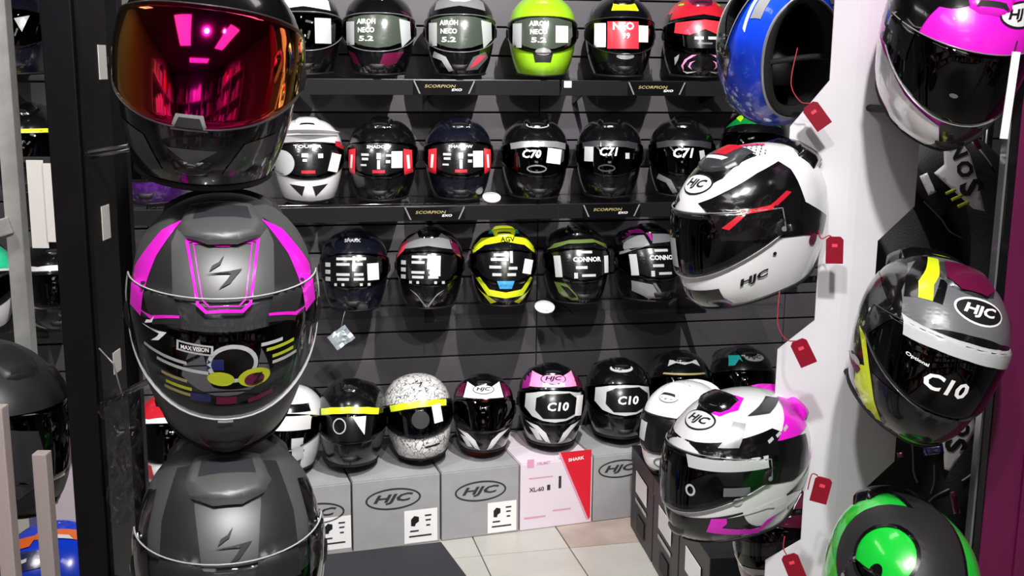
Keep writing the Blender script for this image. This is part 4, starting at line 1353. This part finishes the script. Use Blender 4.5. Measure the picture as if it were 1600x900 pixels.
i5 = flat_items(P('grey', [(-.080, .10), (-.100, .03), (-.098, -.03), (-.066, -.040), (0, -.040), (.060, -.034), (.092, -.02), (.100, .03), (.080, .10), (.03, .125), (-.03, .125)], 0, 45, 0, name='panel'), OVAL(.012, .083, .092, 0, 12, 0, 'print_black', 'print_white'), P('film_silver', [(-.098, .058), (-.05, .062), (0, .064), (.055, .062), (.098, .054), (.094, .030), (.05, .038), (0, .041), (-.05, .040), (-.094, .034)], layer=3, name='visor_band'),
                T('C10', .072, -.016, -.008, bold=.03, layer=3, shear=.1, hh=.028), T('Optional', .032, -.068, .012, bold=.02, layer=3, hh=.007), P('wine', [(-.034, .05), (-.042, .0), (-.022, -.024), (.022, -.024), (.042, .0), (.034, .05)], 0, 70, 12, name='vent_grille'),
                P('yellow', [(-.055, .125), (-.040, .125), (-.042, .085), (-.048, .065), (-.045, .035), (-.066, .035), (-.070, .065), (-.062, .09)], -12, 30, 2), P('black', [(-.068, .125), (-.055, .125), (-.062, .09), (-.070, .065), (-.066, .035), (-.085, .032), (-.088, .07), (-.078, .1)], -12, 30, 1), P('black', [(-.040, .08), (-.028, .08), (-.030, .034), (-.045, .035)], -12, 30, 1),
                P('yellow', [(.088, .075), (.098, .07), (.105, .02), (.092, .02)], 10, 20, 2), P('yellow', [(-.02, .12), (.02, .128), (.02, .135), (-.03, .13)], 0, 55, 2), P('black', [(-.11, .06), (-.06, .068), (.0, .06), (.06, .05), (.02, -.01), (-.10, -.01)], -80, 0, 1, name='panel'),
                P('yellow', [(-.115, -.02), (-.104, -.02), (-.085, -.052), (-.055, -.10), (-.03, -.128), (-.045, -.135), (-.085, -.11), (-.096, -.075), (-.088, -.062)], -14, 0, 2), P('black', [(-.1, -.06), (.1, -.06), (.09, -.14), (-.09, -.14)], 0, 0, 1, name='panel'), P('olive', [(-.02, -.128), (.05, -.122), (.05, -.128), (-.02, -.136)], -5, 0, 2), P('wine', box2(-.098, -.082, .018, .016), -14, 0, 3), P('film_silver', ell(-.098, -.07, .006, .006, 8), -14, 0, 4, name='screw'),
                P('film_silver', ell(-.055, .02, .006, .004, 8), -60, 0, 3, name='screw'))
helmet('grey, black and neon yellow helmet tilted clockwise, right of the white tower', pose(R5, -2, 14, 17), 'black', 'dark_visor', i5, vent=[P('dark_grey', [(x * .95, y) for x, y in VBIG], 0, 70, 0, .006, name='top_vent'), P('black', SPOIL, 180, 35, 0, .014, name='spoiler')], group=RG, rim='dark_grey')
i6 = flat_items(RING('matte_dark', -.005, .02, .098, .098, .04, -58, 26, 3, name='ring'), RING('black', -.005, .02, .058, .058, .006, -58, 26, 4, name='ring'), P('black', ell(.0, -.012, .012, .016), -58, 26, 4, name='ring'), P('matte_dark', [(-.022, -.14), (.022, -.14), (.03, 0), (.022, .14), (-.022, .14), (-.03, .0)], 0, 90, 2, name='centre_stripe'), P('black', [(-.030, -.14), (.030, -.14), (.038, 0), (.030, .14), (-.030, .14), (-.038, .0)], 0, 90, 1, name='centre_stripe'))
helmet('green and black striped helmet in the bottom right, its side towards the aisle', pose(R6, 8, 14, 16), 'green', 'dark_visor', i6, vent=[P('black', SPOIL, 180, 35, 0, .012, name='spoiler')], group=RG)
# carrying arms from the tower into the helmets
Mi = tw.matrix_world.inverted()
for c, dz in ((R1, -.02), (R2, -.02), (R3, 0), (R4, -.02), (R5, -.02), (R6, -.02)):
    a = Mi @ Vector((T0.x, T0.y + .05, c.z - .13))
    b = Mi @ (c + Vector((0, .0, -.02)))
    mid = Vector((b.x, b.y + .0, a.z))
    link('carrier_arm', tube_me(smooth_path([a, a.lerp(mid, .8), mid + Vector((0, 0, .02)), b], 4), .007, 8), 'rubber', tw)
    link('carrier_dome', tube_me([b + Vector((0, 0, -.05)), b + Vector((0, 0, .01)), b + Vector((0, 0, .04))], [.04, .045, .012], 16), 'rubber', tw)
# small helmets near the tower
helmet('white helmet with sticker facing left, on the black boxes', pose((.57, 3.56, .307), -40, 0, 0, by_base=True), 'white', 'smoke_visor', flat_items(OVAL(0, .088, .07, 0, 10, bg='offwhite', fg='grey'), P('film_silver', box2(.0, .0, .04, .06), -20, 0, 3, name='sticker'), P('film_black', VFILM_W, layer=1, name='film'), RING('grey', .0, -.09, .03, .018, .006, 10, 0, 2), P('black', [(-.05, -.118), (.05, -.118), (.05, -.135), (-.05, -.135)], layer=1)), group='helmets on the black boxes', vent=vents('white', None, spoiler='white'))
RZ_ = on_row(2, 1178, 256, 0, 0)
t = empty('helmet_riser', RZ_, 'low dark riser under the green, red and yellow patterned helmet', 'riser')
link('block', box_me(.16, .2, .03, .003), 'shelf', t)
link('pad', box_me(.14, .18, .004, .001, (0, 0, .03)), 'rubber', t)
helmet('green, red and yellow patterned helmet under the blue helmet', RZ_ @ pose((0, 0, .035), -20, 0, 0, by_base=True), 'black', 'dark_visor', flat_items(P('lime', [(-.06, .07), (-.04, .1), (-.03, .07), (-.04, .05)], 0, 20, 1), P('olive', [(.0, .06), (.06, .09), (.09, .06), (.04, .05)], 0, 20, 1), P('orange', ell(0, .08, .022, .022), 0, 20, 2, name='roundel'), P('green_dark', [(-.1, .05), (-.05, .09), (.02, .11), (.1, .06), (.05, .06), (-.03, .06)], 0, 12, 0), P('yellow', ell(.05, .1, .02, .01), 0, 20, 2)), group=G2)
helmet('dark red and white helmet under the white and magenta helmet', pose(at(1232, 815, 2.62), -30, 5, 0), 'wine', 'dark_visor', flat_items(P('white', [(.0, .03), (.06, .055), (.06, .1), (.01, .09)], -10, 10, 2), P('black', [(-.09, .0), (.1, .05), (.1, .02), (-.09, -.03)], 0, 0, 2), P('silver', [(-.06, -.05), (.08, -.02), (.08, -.03), (-.06, -.065)], 0, 0, 3), P('pinkred', [(.03, -.01), (.1, .0), (.09, -.06), (.04, -.05)], 0, 0, 2), P('print_white', box2(.03, -.1, .06, .012, 10), 0, 0, 3)), group='helmets on the black boxes')

# ------------------------------------------------------------------ red swing tags on the tower helmets
for k, (px, py, rot, d, loop, lb) in enumerate([
        (1276, 181, 38, 2.10, [(1246, 75), (1236, 130), (1250, 158), (1266, 162)], 'red swing tag on a string below the blue helmet'),
        (1304, 391, 2, 2.12, [(1277, 345), (1282, 372), (1296, 368), (1302, 375)], 'red swing tag behind the white and red helmet'),
        (1255, 551, 28, 2.10, [(1218, 455), (1215, 505), (1228, 530), (1244, 533)], 'red swing tag hanging free between the two white helmets'),
        (1283, 766, -10, 2.12, [(1262, 765), (1268, 742), (1276, 742), (1280, 748)], 'red swing tag beside the white and magenta helmet'),
        (1240, 886, 24, 2.10, [(1226, 838), (1224, 856), (1230, 868), (1234, 870)], 'red swing tag at the bottom edge by the dark red helmet')]):
    c = at(px, py, d)
    t = empty('swing_tag', Matrix.Translation(c) @ Matrix.Rotation(R_(-14), 4, 'Z') @ Matrix.Rotation(R_(-rot), 4, 'Y'), lb, 'tag', 'red swing tags')
    bpy.context.view_layer.update()
    link('card', prism_me([(-.016, -.026), (.016, -.026), (.016, .02), (.010, .026), (-.010, .026), (-.016, .02)], .0025, .0006), 'tag_red', t)
    link('emblem', box_me(.010, .001, .006, 0, (0, -.0006, .006)), 'pinkred', t)
    Mi = t.matrix_world.inverted()
    pts = [Mi @ at(x, y, d + .01) for x, y in loop] + [Vector((0, .001, .022))]
    link('string', tube_me(smooth_path(pts), .0012, 6), 'string_red', t)

# ------------------------------------------------------------------ black boxes bottom right
def black_box(label, c, sx, sy, h, yaw, labels, crest=False):
    t = empty('black_box', Matrix.Translation(c) @ Matrix.Rotation(yaw, 4, 'Z'), label, 'box', 'black helmet boxes')
    link('carton', box_me(sx, sy, h * .80, .003), 'card_black', t)
    link('lid', box_me(sx + .006, sy + .006, h * .2, .003, (0, 0, h * .8)), 'card_black', t)
    for (y, z, ww, hh, mt) in labels:    # on the side facing left
        link('paper_label', box_me(.001, ww, hh, 0, (-sx / 2 - .0035, y, z)), mt, t)
    if crest:
        for nm, v, f, mt, lay in box_logo(-.02, h * .45, .12, 'film_silver'):
            flat_art(nm, v, f, mt, t, -sy / 2 - .0012)
        v, f = fill([ell(-.06, h * .74, .018, .022, 18), ell(-.06, h * .74, .012, .016, 18)])
        flat_art('emblem', v, f, 'film_silver', t, -sy / 2 - .0045)
    return t


e0, e1 = floor_at(985, 822), floor_at(1032, 905)
dirb = (e0 - e1).normalized()
yb = math.atan2(dirb.y, dirb.x) - math.pi / 2
nx = Vector((dirb.y, -dirb.x, 0))
S = .30
for k in range(3):
    c = e0 - dirb * (S / 2 + k * (S + .01)) + nx * (S / 2)
    lb = ['black lidded box farthest back in the bottom right row, with white label', 'black lidded box in the middle of the bottom right row, with white label', 'black lidded box nearest the camera in the bottom right row, with silver crest'][k]
    black_box(lb, (c.x, c.y, .001), S, S, .30, yb, [(.0, .16, .15, .075, 'print_white'), (.0, .125, .15, .012, 'film_silver'), (-.0, .03, .10, .06, 'mesh_grey')], k == 2)
c = e0 - dirb * (S / 2 + 2 * (S + .01)) + nx * (S * 1.5 + .02)
black_box('black lidded box with silver oval logo at the foot of the white tower', (c.x, c.y - .05, .001), S, S, .31, yb, [(.0, .2, .12, .05, 'print_white')], True)

# ------------------------------------------------------------------ magenta panel at the right edge
mp = at(1572, 390, 2.0)
t = empty('partition_panel', Matrix.Translation((mp.x, mp.y, 0)) @ Matrix.Rotation(R_(-8), 4, 'Z'), 'magenta partition panel with dark edge strip at the right edge of the picture', 'panel')
link('leaf', box_me(.5, .03, 2.4, .003, (.25, 0, 0)), 'magenta_panel', t)
link('leaf_stile', box_me(.07, .012, 2.4, .003, (.095, -.02, 0)), 'magenta_panel', t)
link('edge_strip', box_me(.014, .036, 2.4, .002, (-.008, 0, 0)), 'black', t)
link('edge_bead', box_me(.004, .038, 2.4, .001, (-.018, 0, 0)), 'grey', t)
bpy.context.view_layer.update()
wl = at(1578, 150, 1.76)
ws = link('swing_label', box_me(.013, .002, .135, .0005, (0, 0, -.067)), 'print_white', hm4)
ws.matrix_parent_inverse = hm4.matrix_world.inverted()
ws.matrix_world = Matrix.Translation(wl) @ Matrix.Rotation(R_(3), 4, 'Y')
Mi = hm4.matrix_world.inverted()
link('label_string', tube_me([Mi @ (wl + Vector((0, 0, .067))), Mi @ (R4 + Vector((.105, -.03, .02)))], .0012, 5), 'rubber', hm4)

# ------------------------------------------------------------------ black riding jackets on a rail
JD = 2.62


def ring_loft(path, rad, n=18, fold=0.0, seed=0, flat=0.7):
    rnd = random.Random(seed)
    ph = [rnd.uniform(0, 6.28) for _ in range(6)]
    path = [Vector(p) for p in path]
    v, f = [], []
    for i, p in enumerate(path):
        a, b = path[max(i - 1, 0)], path[min(i + 1, len(path) - 1)]
        t = (b - a).normalized()
        sx = Vector((0, 1, 0)).cross(t).normalized()
        sy = t.cross(sx)
        for j in range(n):
            an = 2 * math.pi * j / n
            r = rad[i] * (1 + fold * (math.sin(3 * an + ph[0] + i * .8) + .7 * math.sin(5 * an + ph[1] - i * .5)))
            v.append(p + sx * math.cos(an) * r + sy * math.sin(an) * r * flat)
    for i in range(len(path) - 1):
        for j in range(n):
            j2 = (j + 1) % n
            f.append((i * n + j, i * n + j2, (i + 1) * n + j2, (i + 1) * n + j))
    f.append(tuple(range(n))[::-1])
    f.append(tuple((len(path) - 1) * n + j for j in range(n)))
    return v, f


rail = empty('garment_rail', Matrix.Translation((at(1500, 300, JD).x + .1, at(1500, 300, JD).y + .05, 0)), 'dark garment rail carrying the black riding jackets', 'rail')
link('upright', tube_me([(0.1, .30, 0), (0.1, .30, 1.9)], .014), 'black', rail)
for z in (1.78, 1.12):
    link('crossbar', tube_me([(-.3, .06, z), (.35, .06, z)], .011), 'black', rail)
    link('stay', tube_me([(0.1, .30, z), (0.1, .06, z)], .01), 'black', rail)
link('foot', box_me(.2, .3, .02, .004, (.1, .32, 0)), 'black', rail)


def jacket(label, body, brad, sleeve, srad, patch, letters, rot, piping, seed, marks):
    base = at(*body[-1], JD)
    t = empty('riding_jacket', Matrix.Translation(base), label, 'jacket', 'black riding jackets')
    bpy.context.view_layer.update()
    Mi = t.matrix_world.inverted()
    P3 = lambda q, d=JD: Mi @ at(q[0], q[1], d)
    v1, f1 = ring_loft(smooth_path([P3(q) for q in body]), [brad] * (6 * (len(body) - 1) + 1), 24, .05, seed, .55)
    link('body', meshdata('body', v1, f1), 'cloth_black', t)
    sp_ = smooth_path([P3(q, JD - .10) for q in sleeve])
    v2, f2 = ring_loft(sp_, [srad * (1.05 - .25 * i / (len(sp_) - 1)) for i in range(len(sp_))], 20, .03, seed + 3, .8)
    sl = link('sleeve', meshdata('sleeve', v2, f2), 'cloth_dark', t)
    bv = BVHTree.FromPolygons([tuple(p) for p in v1 + v2], f1 + [tuple(x + len(v1) for x in q) for q in f2])
    Rv, Uv, Dv = (CR @ Vector((1, 0, 0))), (CR @ Vector((0, 1, 0))), (CR @ Vector((0, 0, 1)))
    cpx = (sum(q[0] for q in patch) / len(patch), sum(q[1] for q in patch) / len(patch))
    cen = P3(cpx, JD - .15)
    D2 = (CO - at(cpx[0], cpx[1], JD)).normalized()
    R2_ = Vector((0, 0, 1)).cross(D2).normalized()
    U2 = D2.cross(R2_)
    sc = (JD - .27) / FPX
    cen2 = P3(cpx, JD - .27)
    to2 = lambda q: ((q[0] - cpx[0]) * sc, -(q[1] - cpx[1]) * sc)

    def lay(nm, v, f, mt, off, thick):
        bm = refine(v, f, .012)
        for vt in bm.verts:
            x, y = vt.co.x, vt.co.y
            vt.co = cen2 + R2_ * x + U2 * y + D2 * (off - 2.2 * x * x - 1.0 * y * y)
        for q in bm.faces:
            q.smooth = True
            if q.normal.dot(D2) < 0:
                q.normal_flip()
        me = bpy.data.meshes.new(nm)
        bm.to_mesh(me)
        bm.free()
        o = link(nm, me, mt, t)
        if thick:
            md = o.modifiers.new('thick', 'SOLIDIFY')
            md.thickness = thick
        return o
    v, f = fill([[to2(q) for q in patch]])
    lay('patch', v, f, 'print_white', 0, .02)
    for (s, x, y, ww) in letters:
        v, f, a = text_flat(s, 0, .045)
        x, y = to2((x, y))
        lay('lettering', place2d(v, ww * sc, x, y, rot), f, 'print_black', .0012, 0)
    for (x, y, ww, hh, mt) in marks:
        x, y = to2((x, y))
        v, f = fill([box2(x, y, ww * sc, hh * sc, rot)])
        lay('mark', v, f, mt, .0008, .004)
    for pth in piping:
        pp = []
        for q in smooth_path([(x, y, 0) for x, y in pth], 5):
            x, y = to2((q.x, q.y))
            loc = bv.ray_cast(cen + R2_ * x + U2 * y + D2 * .6, -D2, 1.5)[0]
            if loc is not None:
                pp.append(loc + D2 * .002)
        if len(pp) > 2:
            link('piping', tube_me(pp, .0022, 6), 'piping', t)
    return t


jacket('black riding jacket with white NOS patch and yellow marks, upper one right of the tower', [(1440, 250), (1455, 330), (1450, 440), (1445, 520)], .16, [(1432, 292), (1490, 262), (1542, 330), (1565, 430), (1570, 500)], .085,
       [(1488, 208), (1512, 240), (1530, 290), (1541, 328), (1524, 325), (1462, 272), (1476, 258), (1472, 222)], [('N', 1495, 236, 22), ('O', 1507, 264, 26), ('S', 1519, 292, 22)], -62, [[(1448, 320), (1475, 345), (1492, 368), (1512, 378)], [(1505, 210), (1530, 235), (1548, 258)]], 1,
       [(1489, 300, 5, 16, 'dimyellow'), (1499, 309, 5, 18, 'dimyellow'), (1509, 319, 5, 18, 'dimyellow'), (1454, 290, 34, 12, 'offwhite'), (1520, 222, 24, 8, 'wine')])
jacket('black riding jacket with white NOS patch and grey piping, lower one behind the green helmet', [(1450, 640), (1452, 720), (1448, 820), (1448, 930)], .155, [(1440, 665), (1500, 650), (1512, 700), (1478, 800), (1470, 900)], .08,
       [(1462, 655), (1512, 628), (1520, 668), (1504, 706), (1488, 736), (1480, 734), (1476, 700), (1466, 675)], [('N', 1500, 644, 22), ('O', 1500, 668, 25), ('S', 1494, 695, 20)], -75, [[(1418, 675), (1428, 715), (1432, 748), (1440, 766)], [(1464, 732), (1466, 760), (1462, 780)], [(1490, 768), (1470, 782), (1458, 796)], [(1528, 733), (1516, 745), (1508, 752)]], 5,
       [(1462, 708, 12, 30, 'navy'), (1500, 784, 34, 10, 'wine'), (1530, 728, 10, 12, 'offwhite'), (1412, 722, 8, 8, 'wine')])

# ------------------------------------------------------------------ far left: rack, helmets and cards glimpsed past the post
rk = at(30, 400, 2.3)
t = empty('metal_rack', Matrix.Translation((rk.x, rk.y, 0)), 'pale grey metal ladder rack at the left edge', 'rack')
link('upright', box_me(.034, .03, 2.4, .002, (0, 0, 0)), 'steel_light', t)
o = link('rung', box_me(.30, .02, .034, .002, (-.15, 0, 0)), 'steel_light', t, (0, -.012, hit(20, 362, rk, pl).z))
o.rotation_euler = (0, R_(-16), R_(6))
link('upright', box_me(.034, .03, 2.4, .002, (-.33, .0, 0)), 'steel_light', t)
rz = hit(30, 690, rk, pl).z
for (px, py, d, w_, lb) in ((8, 780, 1.60, .022, 'pale beige post at the lower left edge'), (72, 800, 1.72, .022, 'pale beige post beside the big dark helmet, lower left')):
    q = at(px, py, d)
    h = at(px, 625 if px < 20 else 700, d).z
    o = link('short_post', box_me(w_, w_, h, .002), 'post_beige')
    o.location = (q.x, q.y, 0)
    tag(o, lb, 'post')
LG = 'helmets glimpsed at the far left'
helmet('dark helmet on the far left shelf, behind the metal rack', pose((lambda p: (p.x, p.y, row_z(40, 120) + .008))(hit(28, 60, W0 + WN * HD, WN)), 10, 0, 0, by_base=True), 'blueblack', 'dark_visor', flat_items(P('wine', [(-.05, .02), (.02, .05), (.0, -.02)], layer=2), P('film_silver', [(.03, .03), (.07, .04), (.05, -.01)], layer=2), P('film_silver', ell(0, .11, .02, .01), el=20, layer=1)), group=LG)
shelf(row_z(40, 305), u_ll, U_(150, 300), 'dark shelf at the far left under the helmet with a yellow line', (), lip=False)
helmet('black helmet with a thin yellow line, far left behind the post', pose((lambda p: (p.x, p.y, row_z(40, 305) + .008))(hit(50, 240, W0 + WN * HD, WN)), 4, 0, 0, by_base=True), 'black', 'smoke_visor', flat_items(P('yellow', [(-.1, .062), (.1, .062), (.1, .050), (-.1, .050)], layer=2)), group=LG)
shelf(row_z(80, 520), u_ll, U_(165, 520), 'dark shelf at the far left under the white and black helmet', (), lip=False)
helmet('white and black helmet at far left, below the hanging white cards', pose((lambda p: (p.x, p.y, row_z(80, 520) + .008))(hit(92, 470, W0 + WN * HD, WN)), 20, 0, 0, by_base=True), 'offwhite', 'smoke_visor', flat_items(P('black', CHIN), P('paper', box2(.03, -.0, .02, .09), layer=2, name='sticker'), P('black', CROWN, el=30)), group=LG)
helmet('white helmet with mint green crown at the left edge', pose((lambda p: (p.x, p.y, row_z(80, 520) + .008))(hit(-32, 470, W0 + WN * HD, WN)), 20, 0, 0, by_base=True), 'offwhite', 'dark_visor', flat_items(P('mint', CROWN, el=25), P('mint', BROW)), group=LG)
sd = at(-22, 652, 1.98)
bt = empty('display_stool', Matrix.Translation((sd.x, sd.y, 0)), 'dark display stand under the big dark helmet at the left edge', 'stand')
link('column', tube_me([(0, 0, 0), (0, 0, sd.z - .12)], .03, 14), 'rubber', bt)
link('plate', tube_me([(0, 0, sd.z - .15), (0, 0, sd.z - .14)], .08, 20), 'rubber', bt)
link('foot', tube_me([(0, 0, 0.001), (0, 0, .015)], .09, 20), 'rubber', bt)
helmet('big dark grey helmet with a white screw at the left edge', pose(sd, 62, 8, 0), 'matte_dark', 'dark_visor', flat_items(P('print_white', ell(0, -.0, .011, .011, 12), -40, -10, 4, name='screw'), P('dark_grey', [(.0, .04), (.06, .03), (.08, -.05), (.03, -.09)], -30, 0, 2)), group=LG, vent=vents('matte_dark', 'black', 'matte_dark'))
bd = floor_at(78, 1000)
q = at(85, 925, 2.35)
o = empty('display_stool', Matrix.Translation((q.x, q.y, 0)), 'low dark stand under the blue and green helmet', 'stand')
link('column', tube_me([(0, 0, 0), (0, 0, q.z - .10)], .03, 14), 'rubber', o)
link('foot', tube_me([(0, 0, 0.001), (0, 0, .015)], .09, 20), 'rubber', o)
helmet('blue, green and orange patterned helmet in the bottom left corner', pose(q, 12, 6, 0), 'blue', 'dark_visor', flat_items(P('green', [(-.10, .03), (-.02, .055), (.0, .0), (-.04, -.06), (-.1, -.03)], 0, 20, 2), P('orange', [(-.09, .10), (-.02, .11), (-.03, .085), (-.08, .075)], 0, 35, 2), P('navy', [(-.1, .085), (.0, .09), (.02, .06), (-.1, .04)], 0, 28, 1), P('white', [(-.09, .055), (-.03, .075), (-.03, .068), (-.09, .045)], 0, 28, 3), P('sky', [(.01, .04), (.05, .03), (.06, -.05), (.01, -.04)], 0, 20, 2), P('white', [(.085, .06), (.1, .05), (.1, -.05), (.09, -.05)], 10, 20, 2), P('orange', [(-.03, .05), (.08, .05), (.06, .085), (-.02, .08)], 0, 60, 1), P('white', [(.0, .05), (.05, .05), (.04, .062), (.01, .062)], 0, 60, 2)), group=LG, vent=[])
for k, (x0, x1, y0, y1) in enumerate(((40, 66, 250, 392), (66, 90, 255, 382), (90, 112, 262, 372))):
    a, b = at(x0, y0, 2.9), at(x1, y1, 2.9)
    o = link('paper_card', box_me(abs(b.x - a.x) - .002, .002, a.z - b.z, 0), 'paper')
    o.location = ((a.x + b.x) / 2, a.y, b.z)
    tag(o, ['white hanging card at far left, longest of the stepped three', 'white hanging card at far left, middle of the stepped three', 'white hanging card at far left, shortest of the stepped three'][k], 'card', 'stepped white cards')
a, b = at(30, 248, 2.91), at(118, 258, 2.91)
o = link('card_rail', box_me(.62, .02, .014, .001, (-.2, 0, 0)), 'dark_grey')
o.location = ((a.x + b.x) / 2, a.y + .012, a.z - .01)
tag(o, 'thin dark rail holding the stepped white cards', 'rail')

a, b = at(78, 820, 3.0), at(128, 690, 3.0)
carton('white carton glimpsed low between the rack and the black post', (a.x, a.y, 0), (b.x + .06, a.y, 0), b.z, .3, 'card_white', group='cartons at the far left')
